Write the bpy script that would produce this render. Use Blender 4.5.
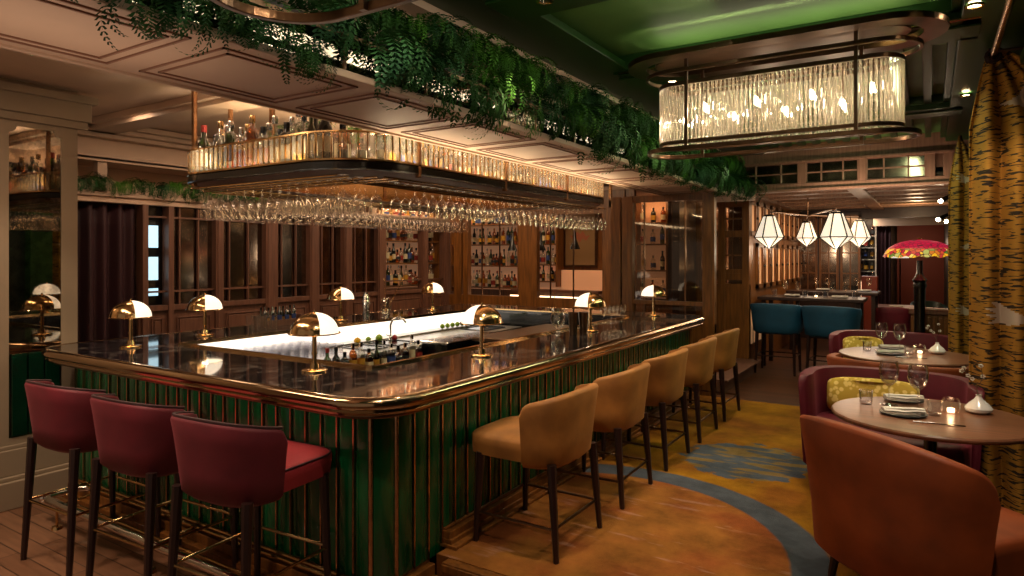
import bpy, math, random
from mathutils import Vector, Matrix, noise
random.seed(7)
R = math.radians
PI = math.pi
for o in list(bpy.data.objects): bpy.data.objects.remove(o)
S = bpy.context.scene
COL = S.collection
# ---------------------------------------------------------------- camera, world, exposure
cam_d = bpy.data.cameras.new('camera'); cam = bpy.data.objects.new('camera', cam_d); COL.objects.link(cam)
cam.location = (0, 0, 1.65); cam.rotation_euler = (R(90), 0, R(32.4))
cam_d.sensor_width = 36; cam_d.lens = 659/1024*36; cam_d.shift_y = -32/1024
cam_d.clip_start = .05; cam_d.clip_end = 80
S.camera = cam
W = bpy.data.worlds.new('world'); S.world = W; W.use_nodes = True
W.node_tree.nodes['Background'].inputs[0].default_value = (1.0, .72, .5, 1)
W.node_tree.nodes['Background'].inputs[1].default_value = .16
S.view_settings.view_transform = 'Standard'; S.view_settings.look = 'None'
S.view_settings.exposure = 0.45; S.view_settings.gamma = 1; S.view_settings.use_curve_mapping = False
S.cycles.transparent_max_bounces = 40; S.cycles.max_bounces = 8; S.cycles.glossy_bounces = 4
S.cycles.transmission_bounces = 8; S.cycles.diffuse_bounces = 3
S.cycles.caustics_reflective = False; S.cycles.caustics_refractive = False
S.cycles.sample_clamp_indirect = 4.0

WARM = (1.0, .66, .36); WARMW = (1.0, .78, .55)
def area(loc, size, power, col=WARM, rot=(0,0,0), spread=180):
    d = bpy.data.lights.new('strip_or_fill_light', 'AREA'); d.shape = 'RECTANGLE'; d.size, d.size_y = size
    d.energy = power; d.color = col; d.spread = R(spread)
    o = bpy.data.objects.new('strip_or_fill_light', d); o.location = loc; o.rotation_euler = rot; COL.objects.link(o); return o
def spot(loc, target, power, angle=60, col=WARMW, blend=.6, r=.04):
    d = bpy.data.lights.new('spot_light', 'SPOT'); d.energy = power; d.color = col; d.spot_size = R(angle); d.spot_blend = blend
    d.shadow_soft_size = r
    o = bpy.data.objects.new('spot_light', d); o.location = loc
    o.rotation_euler = (Vector(target)-Vector(loc)).to_track_quat('-Z','Y').to_euler(); COL.objects.link(o); return o
def point(loc, power, col=WARM, r=.04):
    d = bpy.data.lights.new('bulb_or_fill_light', 'POINT'); d.energy = power; d.color = col; d.shadow_soft_size = r
    o = bpy.data.objects.new('bulb_or_fill_light', d); o.location = loc; COL.objects.link(o); return o
CEIL = 3.12; SOF = 2.40
# recessed downlights (their fixtures are built with the ceilings)
DOWN = [  # x, y, z, target, power, cone
 (-1.70, 3.0, 2.985, (-1.9, 3.35, .4), 55, 62),
 (-1.66, 4.72, 2.985, (-1.85, 4.4, .4), 50, 62),
 (-1.66, 4.90, 2.985, (-1.85, 5.7, .4), 50, 60),
 (-1.66, 7.4, 2.985, (-1.75, 6.9, .3), 50, 65),
 (.22, 3.35, 3.0, (-.9, 3.75, 0), 50, 60),
 (-.5, 4.85, 2.985, (-1.0, 5.7, 0), 36, 60),
 (.25, 3.9, 2.98, (.05, 4.45, .75), 55, 34),
 (.25, 6.6, 2.98, (-.05, 7.0, .75), 55, 32),
 (.25, 2.2, 3.0, (-.1, 3.4, .6), 50, 50),
 (.2, 4.3, 2.99, (.42, 5.3, 1.4), 26, 60),
 (-.9, 7.4, 2.985, (-1.5, 9.3, .0), 45, 70)]
for x, y, z, t, p, c in DOWN: spot((x, y, z-.03), t, p*1.35, c)
for x in (-4.3, -3.5, -2.7): spot((x-.35, .75, 2.9), (x, 2.0, .5), 50, 40, (1, .7, .5))
spot((-4.9, 1.2, 2.85), (-5.6, 1.9, -.1), 60, 80)
area((-1.0, 4.6, 2.90), (.08, 5.5), 7, (1,.92,.7), (0, R(-80), R(180)))  # added soft fill for the ferns, no fixture
area((-1.2, 1.6, 2.7), (.08, 1.6), 3, (1,.92,.7), (0, R(80), 0))  # added fill for the nearest ferns
spot((-3.9, 1.0, 2.9), (-3.6, 2.43, .3), 40, 80, (1,.8,.6))
spot((-1.3, 1.6, 3.0), (-2.4, 2.9, .2), 55, 60, (1,.8,.6))
# added fill lights without fixtures: over the bar, over the dining side, the shelf room, the far room
area((-5.9, 4.5, 2.90), (.3, 3.5), 30, (1,.72,.48), (0,0,0))
area((-5.2, 7.6, 2.90), (2.5, .3), 34, (1,.72,.45), (0,0,0))
area((-4.0, 1.2, 2.90), (2.5, .3), 30, (1,.72,.48), (0,0,0))
area((-.2, 6.2, 2.98), (.1, 4.0), 24, (.8,1,.55), (0, R(25), 0))  # added greenish fill to brighten the right side of the green ceiling
for cy in (4.36, 1.14): area((-.84, cy, 2.995), (1.5, .30), 1.8, (1,.85,.6), (R(180), 0, 0))  # uplights added above both chandeliers to brighten the ceiling panel
area((-1.2, 12.0, 2.5), (.8, 3.5), 30, (1,.65,.38), (0,0,0))
area((-2.80, 4.75, 2.22), (.04, 3.6), 9, (1,.74,.45), (0, R(-150), 0))  # added fill beside the rack, brightens the soffit underside
area((-2.45, .9, 2.0), (.3, 1.2), 1.6, (1,.74,.55), (R(180), 0, 0))  # added upward fill for the near end of the soffit
area((-.6, 9.0, 2.3), (1.4, .05), 5, (1,.7,.5), (R(120), 0, 0))  # added fill aimed at the transom
# LED strips under the counter nosing, in the rack
area((-3.95, 2.32, .86), (2.9, .03), 8, (1,.8,.55), (R(-10), 0, 0))
area((-2.24, 5.0, .86), (.03, 4.6), 9, (1,.8,.55), (0, R(-10), 0))
# ---------------------------------------------------------------- materials
def nt(name):
    m = bpy.data.materials.new(name); m.use_nodes = True
    t = m.node_tree; return m, t, t.nodes['Principled BSDF']
def rgb(h):   # sRGB hex -> linear
    c = [int(h[i:i+2], 16)/255 for i in (0, 2, 4)]
    return tuple(((x+.055)/1.055)**2.4 if x > .04045 else x/12.92 for x in c) + (1,)
def mat(name, col, rough=.5, metal=0, var=0, scale=8, stretch=(1,1,1), bump=0, col2=None, sheen=0, coat=0, emit=None, estr=0, spec=.5, detail=4):
    m, t, b = nt(name)
    c = rgb(col) if isinstance(col, str) else tuple(col)+(1,)
    b.inputs['Base Color'].default_value = c; b.inputs['Roughness'].default_value = rough; b.inputs['Metallic'].default_value = metal
    b.inputs['Specular IOR Level'].default_value = spec
    if sheen:
        b.inputs['Sheen Weight'].default_value = sheen; b.inputs['Sheen Roughness'].default_value = .35
        b.inputs['Sheen Tint'].default_value = tuple(min(1, x*2.5+.05) for x in c[:3])+(1,)
    if coat: b.inputs['Coat Weight'].default_value = coat; b.inputs['Coat Roughness'].default_value = .05
    if emit: b.inputs['Emission Color'].default_value = rgb(emit) if isinstance(emit, str) else tuple(emit)+(1,); b.inputs['Emission Strength'].default_value = estr
    if var or col2 or bump:
        tc = t.nodes.new('ShaderNodeTexCoord'); mp = t.nodes.new('ShaderNodeMapping'); mp.inputs['Scale'].default_value = stretch
        n = t.nodes.new('ShaderNodeTexNoise'); n.inputs['Scale'].default_value = scale; n.inputs['Detail'].default_value = detail
        t.links.new(tc.outputs['Object'], mp.inputs[0]); t.links.new(mp.outputs[0], n.inputs['Vector'])
        if var or col2:
            r = t.nodes.new('ShaderNodeValToRGB')
            r.color_ramp.elements[0].position = .35; r.color_ramp.elements[1].position = .68
            r.color_ramp.elements[0].color = tuple(x*(1-var) for x in c[:3])+(1,)
            r.color_ramp.elements[1].color = (rgb(col2) if col2 else tuple(min(1, x*(1+var)) for x in c[:3])+(1,))
            t.links.new(n.outputs[0], r.inputs[0]); t.links.new(r.outputs[0], b.inputs['Base Color'])
        if bump:
            bp = t.nodes.new('ShaderNodeBump'); bp.inputs['Strength'].default_value = bump; bp.inputs['Distance'].default_value = .02
            t.links.new(n.outputs[0], bp.inputs['Height']); t.links.new(bp.outputs[0], b.inputs['Normal'])
    return m
def emis(name, col, s):
    m, t, b = nt(name); c = rgb(col) if isinstance(col, str) else tuple(col)+(1,)
    b.inputs['Base Color'].default_value = c; b.inputs['Emission Color'].default_value = c; b.inputs['Emission Strength'].default_value = s
    return m
def glassy(name, tint=(1,1,1), f=.12, rough=.02, gcol=(1,1,1), edge=.8):
    """thin clear glass: transparent, with a reflection that grows towards its edge"""
    m = bpy.data.materials.new(name); m.use_nodes = True; t = m.node_tree; t.nodes.clear()
    out = t.nodes.new('ShaderNodeOutputMaterial'); mx = t.nodes.new('ShaderNodeMixShader')
    tr = t.nodes.new('ShaderNodeBsdfTransparent'); gl = t.nodes.new('ShaderNodeBsdfGlossy')
    lw = t.nodes.new('ShaderNodeLayerWeight'); lw.inputs['Blend'].default_value = .35
    mr = t.nodes.new('ShaderNodeMapRange'); mr.inputs['To Min'].default_value = f; mr.inputs['To Max'].default_value = edge; mr.inputs['From Min'].default_value = .15
    tr.inputs[0].default_value = tuple(tint)+(1,); gl.inputs[0].default_value = tuple(gcol)+(1,); gl.inputs['Roughness'].default_value = rough
    t.links.new(lw.outputs['Facing'], mr.inputs['Value']); t.links.new(mr.outputs[0], mx.inputs[0])
    t.links.new(tr.outputs[0], mx.inputs[1]); t.links.new(gl.outputs[0], mx.inputs[2]); t.links.new(mx.outputs[0], out.inputs[0])
    return m
def rodglass(name, k=.55):
    m = bpy.data.materials.new(name); m.use_nodes = True; t = m.node_tree; t.nodes.clear()
    out = t.nodes.new('ShaderNodeOutputMaterial'); mx = t.nodes.new('ShaderNodeMixShader'); mx.inputs[0].default_value = k
    tr = t.nodes.new('ShaderNodeBsdfTransparent'); gl = t.nodes.new('ShaderNodeBsdfGlass'); gl.inputs['Roughness'].default_value = .04; gl.inputs['IOR'].default_value = 1.5
    tr.inputs[0].default_value = (1,.97,.92,1)
    tl = t.nodes.new('ShaderNodeBsdfTranslucent'); tl.inputs[0].default_value = (1,.88,.68,1); df = t.nodes.new('ShaderNodeBsdfDiffuse'); df.inputs[0].default_value = (.9,.8,.62,1)
    m1 = t.nodes.new('ShaderNodeMixShader'); m1.inputs[0].default_value = .4; t.links.new(tl.outputs[0], m1.inputs[1]); t.links.new(df.outputs[0], m1.inputs[2])
    m2 = t.nodes.new('ShaderNodeMixShader'); m2.inputs[0].default_value = .45; t.links.new(gl.outputs[0], m2.inputs[1]); t.links.new(m1.outputs[0], m2.inputs[2])
    t.links.new(tr.outputs[0], mx.inputs[1]); t.links.new(m2.outputs[0], mx.inputs[2]); t.links.new(mx.outputs[0], out.inputs[0])
    return m
M = {}
M['wood'] = mat('walnut_wood', '70441a', .38, var=.35, scale=6, stretch=(6,6,.5), bump=.05)
M['woodrose'] = mat('rose_wood', '6a4636', .45, var=.22, scale=6, stretch=(6,6,.5))
M['woodpale'] = mat('pale_wood', '94705a', .45, var=.2, scale=6, stretch=(6,6,.5))
M['wooddark'] = mat('dark_wood', '2a1710', .4, var=.3, scale=6, stretch=(5,5,.6))
M['leg'] = mat('stained_leg_wood', '241210', .35, var=.2, scale=9)
M['table'] = mat('table_walnut', '6e4632', .3, var=.25, scale=5, stretch=(1,7,1), bump=.02)
M['cream'] = mat('cream_paint', 'c4a68e', .6, var=.05, scale=3)
M['creamwall'] = mat('taupe_paint', '94826c', .6, var=.05, scale=3)
M['groove'] = mat('groove_paint', '8a6450', .6)
M['green'] = mat('green_paint', '1f4418', .35, var=.15, scale=2)
M['greenpanel'] = mat('green_ceiling_paint', '56803e', .5, var=.12, scale=2.5)
M['greendark'] = mat('dark_green_paint', '14231a', .4, var=.2, scale=3)
M['brass'] = mat('polished_brass', (.66,.43,.20), .16, 1, var=.08, scale=12)
M['bronze'] = mat('dark_bronze', (.17,.10,.06), .28, 1, var=.15, scale=10)
M['copper'] = mat('copper_strip', (.52,.30,.16), .25, 1, var=.2, scale=20)
M['steel'] = mat('brushed_steel', (.55,.53,.5), .28, 1, var=.1, scale=30, stretch=(1,8,1))
M['silver'] = mat('mirror_steel', (.75,.72,.68), .12, 1)
M['black'] = mat('black_lacquer', '0a0908', .25, coat=.3)
M['nosing'] = mat('nosing_bronze', (.44,.30,.18), .13, 1)
M['tilereflect'] = mat('reflected_green_tile', '06281a', .15, var=.4, scale=4, coat=.3)  # darker copy of the bar tile, for the reflection painted over the mirror
M['tile'] = mat('green_glazed_tile', '094c28', .2, var=.25, scale=3, stretch=(2,2,.6), coat=.15)
M['red'] = mat('claret_velvet', '5e101e', .65, var=.22, scale=5, sheen=.3)
M['redpipe'] = mat('claret_piping', '2a060c', .6)
M['redseat'] = mat('coral_velvet', '8a2026', .6, var=.15, scale=5, sheen=.5)
M['gold'] = mat('ochre_velvet', '98622a', .62, var=.22, scale=6, sheen=.25)
M['orange'] = mat('burnt_orange_velvet', '8e4018', .6, var=.28, scale=4, sheen=.25)
M['blue'] = mat('teal_velvet', '0e4460', .6, var=.2, scale=5, sheen=.4)
M['wine'] = mat('burgundy_velvet', '5e0d22', .6, var=.2, scale=5, sheen=.4)
M['dcurtain'] = mat('dark_red_velvet', '2c0a12', .7, var=.35, scale=3, stretch=(1,1,.3), sheen=.4)
M['white'] = mat('white_linen', 'd8d2c8', .8, var=.04, scale=20, bump=.2)
M['ceramic'] = mat('white_ceramic', 'c9c6c4', .25, coat=.3)
M['charcoal'] = mat('charcoal_plate', '18181a', .35)
M['lime'] = mat('lime_skin', '7c9c1c', .4); M['lemon'] = mat('lemon_skin', 'd8a618', .4); M['apple'] = mat('red_skin', '8c1418', .35)
M['petal'] = mat('white_petal', 'c8c0b4', .6); M['twig'] = mat('twig', '4a3524', .7)
M['leafA'] = mat('fern_leaf', '2c5c18', .7, col2='56902a', scale=3, var=.2, spec=.2)
M['leafB'] = mat('dark_leaf', '1a3e14', .7, col2='30581e', scale=3, var=.2, spec=.2)
M['leafC'] = mat('blue_green_leaf', '1c4426', .7, col2='34602c', scale=3, var=.2, spec=.2)
M['opal'] = emis('opal_glass_lit', (1.0,.87,.68), .85)
M['lantern'] = emis('lantern_glass_lit', (1.0,.86,.66), .62)
M['bulb'] = emis('warm_bulb', (1.0,.8,.52), 30)
M['led'] = emis('led_panel_lit', (1.0,.90,.80), 1.0)
M['led2'] = mat('led_shelf_lit', (.35,.31,.27), .3, emit=(1.0,.86,.74), estr=.28)
M['ledwarm'] = emis('warm_led_lit', (1.0,.62,.36), 3.0)
M['shelfglow'] = emis('backlit_shelf_panel', (1.0,.50,.26), .10)
M['niche'] = emis('backlit_niche_panel', (1.0,.55,.26), .10)
M['bluewin'] = emis('cool_lit_window', (.55,.85,1.0), .75)
M['candle'] = emis('candle_flame_wax', (1.0,.62,.36), 4.5)
M['glass'] = glassy('clear_glass', (.985,.975,.96), .05, .01, (1,.97,.92), .75)
M['tglass'] = glassy('table_glass', (.93,.93,.94), .10, .03, (1,1,1), .95)
M['pane'] = glassy('window_glass', (.78,.72,.64), .05, .04, (1,.95,.9), .35)
M['rod'] = rodglass('cut_glass_rod', .6)
M['slat'] = rodglass('cut_glass_slat', .42)
M['amber'] = glassy('amber_bottle_glass', (.60,.28,.06), .12, .05)
M['greenglass'] = glassy('green_bottle_glass', (.12,.24,.07), .15, .05)
M['clearb'] = glassy('clear_bottle_glass', (.93,.93,.9), .15, .05)
M['darkb'] = mat('dark_bottle_glass', '0c0d09', .08, coat=.5)
M['labelA'] = mat('cream_label', 'c8b894', .7); M['labelB'] = mat('blue_label', '2b3f78', .6); M['labelC'] = mat('red_label', '8c2418', .6); M['labelD'] = mat('black_label', '101010', .5)
M['paper'] = mat('white_paper', 'b8b4ae', .7)
def mirror_mat(name, tint, rough, blot):
    m, t, b = nt(name); b.inputs['Metallic'].default_value = 1
    tc = t.nodes.new('ShaderNodeTexCoord'); n = t.nodes.new('ShaderNodeTexNoise'); n.inputs['Scale'].default_value = blot; n.inputs['Detail'].default_value = 8
    n.inputs['Roughness'].default_value = .7
    r = t.nodes.new('ShaderNodeValToRGB'); r.color_ramp.elements[0].position = .42; r.color_ramp.elements[1].position = .6
    r.color_ramp.elements[0].color = tuple(x*.45 for x in tint)+(1,); r.color_ramp.elements[1].color = tuple(tint)+(1,)
    r2 = t.nodes.new('ShaderNodeMapRange'); r2.inputs['To Min'].default_value = rough*3; r2.inputs['To Max'].default_value = rough
    t.links.new(tc.outputs['Object'], n.inputs['Vector']); t.links.new(n.outputs[0], r.inputs[0]); t.links.new(r.outputs[0], b.inputs['Base Color'])
    t.links.new(n.outputs[0], r2.inputs['Value']); t.links.new(r2.outputs[0], b.inputs['Roughness']); return m
M['antique'] = mirror_mat('antique_mirror', (.40,.34,.27), .012, 9)
M['smoke'] = mirror_mat('smoked_mirror', (.42,.33,.26), .06, 3)
def marble_mat():
    m, t, b = nt('dark_marble'); b.inputs['Roughness'].default_value = .07; b.inputs['Coat Weight'].default_value = .5
    b.inputs['Coat Roughness'].default_value = .03
    tc = t.nodes.new('ShaderNodeTexCoord'); n = t.nodes.new('ShaderNodeTexNoise'); n.inputs['Scale'].default_value = 1.6; n.inputs['Detail'].default_value = 10; n.inputs['Distortion'].default_value = 1.8
    a = t.nodes.new('ShaderNodeMath'); a.operation = 'SUBTRACT'; a.inputs[1].default_value = .5
    ab = t.nodes.new('ShaderNodeMath'); ab.operation = 'ABSOLUTE'
    r = t.nodes.new('ShaderNodeValToRGB'); r.color_ramp.elements[0].position = 0; r.color_ramp.elements[1].position = .02
    r.color_ramp.elements[0].color = rgb('6a625c'); r.color_ramp.elements[1].color = rgb('17171a')
    t.links.new(tc.outputs['Object'], n.inputs['Vector']); t.links.new(n.outputs[0], a.inputs[0]); t.links.new(a.outputs[0], ab.inputs[0])
    t.links.new(ab.outputs[0], r.inputs[0]); t.links.new(r.outputs[0], b.inputs['Base Color']); return m
M['marble'] = marble_mat()
def plank_mat(name, c1, c2, rough, rot=0, w=1.2, h=.13):
    m, t, b = nt(name); b.inputs['Roughness'].default_value = rough
    tc = t.nodes.new('ShaderNodeTexCoord'); mp = t.nodes.new('ShaderNodeMapping'); mp.inputs['Rotation'].default_value = (0,0,rot)
    br = t.nodes.new('ShaderNodeTexBrick'); br.inputs['Scale'].default_value = 1; br.inputs['Brick Width'].default_value = w; br.inputs['Row Height'].default_value = h
    br.inputs['Mortar Size'].default_value = .003; br.inputs['Color1'].default_value = rgb(c1); br.inputs['Color2'].default_value = rgb(c2); br.inputs['Mortar'].default_value = rgb('140b07')
    n = t.nodes.new('ShaderNodeTexNoise'); n.inputs['Scale'].default_value = 7; n.inputs['Detail'].default_value = 8
    mp2 = t.nodes.new('ShaderNodeMapping'); mp2.inputs['Rotation'].default_value = (0,0,rot); mp2.inputs['Scale'].default_value = (.6,6,1)
    mx = t.nodes.new('ShaderNodeMixRGB'); mx.blend_type = 'MULTIPLY'; mx.inputs[0].default_value = .55
    t.links.new(tc.outputs['Object'], mp.inputs[0]); t.links.new(tc.outputs['Object'], mp2.inputs[0]); t.links.new(mp.outputs[0], br.inputs['Vector']); t.links.new(mp2.outputs[0], n.inputs['Vector'])
    t.links.new(br.outputs[0], mx.inputs[1]); t.links.new(n.outputs[0], mx.inputs[2]); t.links.new(mx.outputs[0], b.inputs['Base Color']); return m
M['floorwood'] = plank_mat('oak_planks', '986c50', '7c543c', .32, 0)
M['floordark'] = plank_mat('walnut_planks', '6a4128', '4c2c1a', .3, 0)
def carpet_mat():
    m, t, b = nt('patterned_carpet'); b.inputs['Roughness'].default_value = .95; b.inputs['Specular IOR Level'].default_value = .1
    L = t.links.new; N = t.nodes.new
    tc = N('ShaderNodeTexCoord'); sx = N('ShaderNodeSeparateXYZ'); L(tc.outputs['Object'], sx.inputs[0])
    n1 = N('ShaderNodeTexNoise'); n1.inputs['Scale'].default_value = 1.7; n1.inputs['Detail'].default_value = 6; L(tc.outputs['Object'], n1.inputs['Vector'])
    n2 = N('ShaderNodeTexNoise'); n2.inputs['Scale'].default_value = 9; n2.inputs['Detail'].default_value = 8; L(tc.outputs['Object'], n2.inputs['Vector'])
    def ma(op, a, b_=None):
        x = N('ShaderNodeMath'); x.operation = op
        for i, v in enumerate((a, b_)):
            if v is None: continue
            if hasattr(v, 'is_linked'): L(v, x.inputs[i])
            else: x.inputs[i].default_value = v
        return x.outputs[0]
    def dist(cx, cy, rx, ry, wob):
        dx = ma('DIVIDE', ma('SUBTRACT', sx.outputs[0], cx), rx); dy = ma('DIVIDE', ma('SUBTRACT', sx.outputs[1], cy), ry)
        d = ma('SQRT', ma('ADD', ma('MULTIPLY', dx, dx), ma('MULTIPLY', dy, dy)))
        return ma('ADD', d, ma('MULTIPLY', ma('SUBTRACT', n2.outputs[0], .5), wob))
    def mix(fac, a, bcol):
        x = N('ShaderNodeMixRGB')
        if hasattr(fac, 'is_linked'): L(fac, x.inputs[0])
        else: x.inputs[0].default_value = fac
        for i, v in ((1, a), (2, bcol)):
            if hasattr(v, 'is_linked'): L(v, x.inputs[i])
            else: x.inputs[i].default_value = v
        return x.outputs[0]
    def step(v, e, w=.01):
        x = N('ShaderNodeMapRange'); x.inputs['From Min'].default_value = e-w; x.inputs['From Max'].default_value = e+w; L(v, x.inputs['Value']); return x.outputs[0]
    base = mix(step(n1.outputs[0], .5, .12), rgb('865c10'), rgb('744612'))
    terra = mix(step(n1.outputs[0], .48, .1), rgb('7e4420'), rgb('8c5a26'))
    mp = N('ShaderNodeMapping'); mp.inputs['Scale'].default_value = (2, 9, 1); L(tc.outputs['Object'], mp.inputs[0])
    n3 = N('ShaderNodeTexNoise'); n3.inputs['Scale'].default_value = 1.3; n3.inputs['Detail'].default_value = 6; L(mp.outputs[0], n3.inputs['Vector'])
    terra = mix(ma('MULTIPLY', step(n3.outputs[0], .64, .03), .55), terra, rgb('a07460'))
    dA = dist(-1.75, 3.50, 1.37, 1.37, .012); dB = dist(-1.75, 3.50, 1.15, 1.15, .012)
    c = mix(step(dA, 1, .008), rgb('44484f'), base)
    c = mix(step(dB, 1, .008), terra, c)
    dC = dist(-1.25, 5.5, .48, .50, .8); inner = mix(step(n3.outputs[0], .52, .03), rgb('444a52'), rgb('6e5a34'))
    c = mix(step(dC, 1, .03), inner, c)
    n4 = N('ShaderNodeTexNoise'); n4.inputs['Scale'].default_value = 140; n4.inputs['Detail'].default_value = 3; L(tc.outputs['Object'], n4.inputs['Vector'])
    bp = N('ShaderNodeBump'); bp.inputs['Strength'].default_value = .35; bp.inputs['Distance'].default_value = .01; L(n4.outputs[0], bp.inputs['Height']); L(bp.outputs[0], b.inputs['Normal'])
    n5 = N('ShaderNodeTexNoise'); n5.inputs['Scale'].default_value = 3.2; n5.inputs['Detail'].default_value = 9; n5.inputs['Roughness'].default_value = .68; L(tc.outputs['Object'], n5.inputs['Vector'])
    mr5 = N('ShaderNodeMapRange'); mr5.inputs['From Min'].default_value = .32; mr5.inputs['From Max'].default_value = .66; mr5.inputs['To Min'].default_value = .55; mr5.inputs['To Max'].default_value = 1.12; L(n5.outputs[0], mr5.inputs['Value'])
    mu = N('ShaderNodeMixRGB'); mu.blend_type = 'MULTIPLY'; mu.inputs[0].default_value = 1; L(c, mu.inputs[1]); L(mr5.outputs[0], mu.inputs[2]); c = mu.outputs[0]
    L(c, b.inputs['Base Color']); return m
M['carpet'] = carpet_mat()
def tiger_mat():
    m, t, b = nt('tiger_print_fabric'); b.inputs['Roughness'].default_value = .8
    L = t.links.new; N = t.nodes.new
    tc = N('ShaderNodeTexCoord'); mp = N('ShaderNodeMapping'); mp.inputs['Scale'].default_value = (9, 58, 1); L(tc.outputs['UV'], mp.inputs[0])
    n = N('ShaderNodeTexNoise'); n.inputs['Scale'].default_value = 1.0; n.inputs['Detail'].default_value = 3; n.inputs['Distortion'].default_value = .8; L(mp.outputs[0], n.inputs['Vector'])
    r = N('ShaderNodeValToRGB'); r.color_ramp.elements[0].position = .54; r.color_ramp.elements[1].position = .57
    r.color_ramp.elements[0].color = rgb('b07c28'); r.color_ramp.elements[1].color = rgb('2a1a10')
    L(n.outputs[0], r.inputs[0]); L(r.outputs[0], b.inputs['Base Color']); return m
M['tiger'] = tiger_mat()
M['crane'] = mat('crane_print', 'c8b4a4', .8)
def tiffany_mat():
    m, t, b = nt('stained_glass_lit'); L = t.links.new; N = t.nodes.new
    tc = N('ShaderNodeTexCoord'); v = N('ShaderNodeTexVoronoi'); v.inputs['Scale'].default_value = 22; L(tc.outputs['Object'], v.inputs['Vector'])
    sx = N('ShaderNodeSeparateXYZ'); L(tc.outputs['Object'], sx.inputs[0])
    up = N('ShaderNodeMapRange'); up.inputs['From Min'].default_value = .075; up.inputs['From Max'].default_value = .10; L(sx.outputs[2], up.inputs['Value'])
    hs = N('ShaderNodeValToRGB'); e = hs.color_ramp.elements; e[0].position = .2; e[0].color = rgb('e0a020'); e[1].position = .8; e[1].color = rgb('a01830')
    for p, c in ((.38,'e0c070'),(.5,'3c6c28'),(.62,'d06020')):
        x = e.new(p); x.color = rgb(c)
    s2 = N('ShaderNodeSeparateColor'); L(v.outputs['Color'], s2.inputs[0]); L(s2.outputs[0], hs.inputs[0])
    mx = N('ShaderNodeMixRGB'); mx.inputs[2].default_value = rgb('a80c34'); L(up.outputs[0], mx.inputs[0]); L(hs.outputs[0], mx.inputs[1])
    ve = N('ShaderNodeTexVoronoi'); ve.feature = 'DISTANCE_TO_EDGE'; ve.inputs['Scale'].default_value = 22; L(tc.outputs['Object'], ve.inputs['Vector'])
    st = N('ShaderNodeMapRange'); st.inputs['From Min'].default_value = .03; st.inputs['From Max'].default_value = .06; L(ve.outputs['Distance'], st.inputs['Value'])
    m2 = N('ShaderNodeMixRGB'); m2.inputs[1].default_value = (.02,.01,.01,1); L(st.outputs[0], m2.inputs[0]); L(mx.outputs[0], m2.inputs[2])
    L(m2.outputs[0], b.inputs['Base Color']); L(m2.outputs[0], b.inputs['Emission Color']); b.inputs['Emission Strength'].default_value = .8; return m
M['tiffany'] = tiffany_mat()
def cushion_mat():
    m, t, b = nt('yellow_patterned_fabric'); L = t.links.new; N = t.nodes.new; b.inputs['Roughness'].default_value = .8
    tc = N('ShaderNodeTexCoord'); v = N('ShaderNodeTexVoronoi'); v.inputs['Scale'].default_value = 26; L(tc.outputs['Object'], v.inputs['Vector'])
    r = N('ShaderNodeValToRGB'); r.color_ramp.elements[0].position = .35; r.color_ramp.elements[1].position = .5
    r.color_ramp.elements[0].color = rgb('f2d47c'); r.color_ramp.elements[1].color = rgb('c8a43c'); L(v.outputs['Distance'], r.inputs[0]); L(r.outputs[0], b.inputs['Base Color']); return m
M['yellow'] = cushion_mat()
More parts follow.
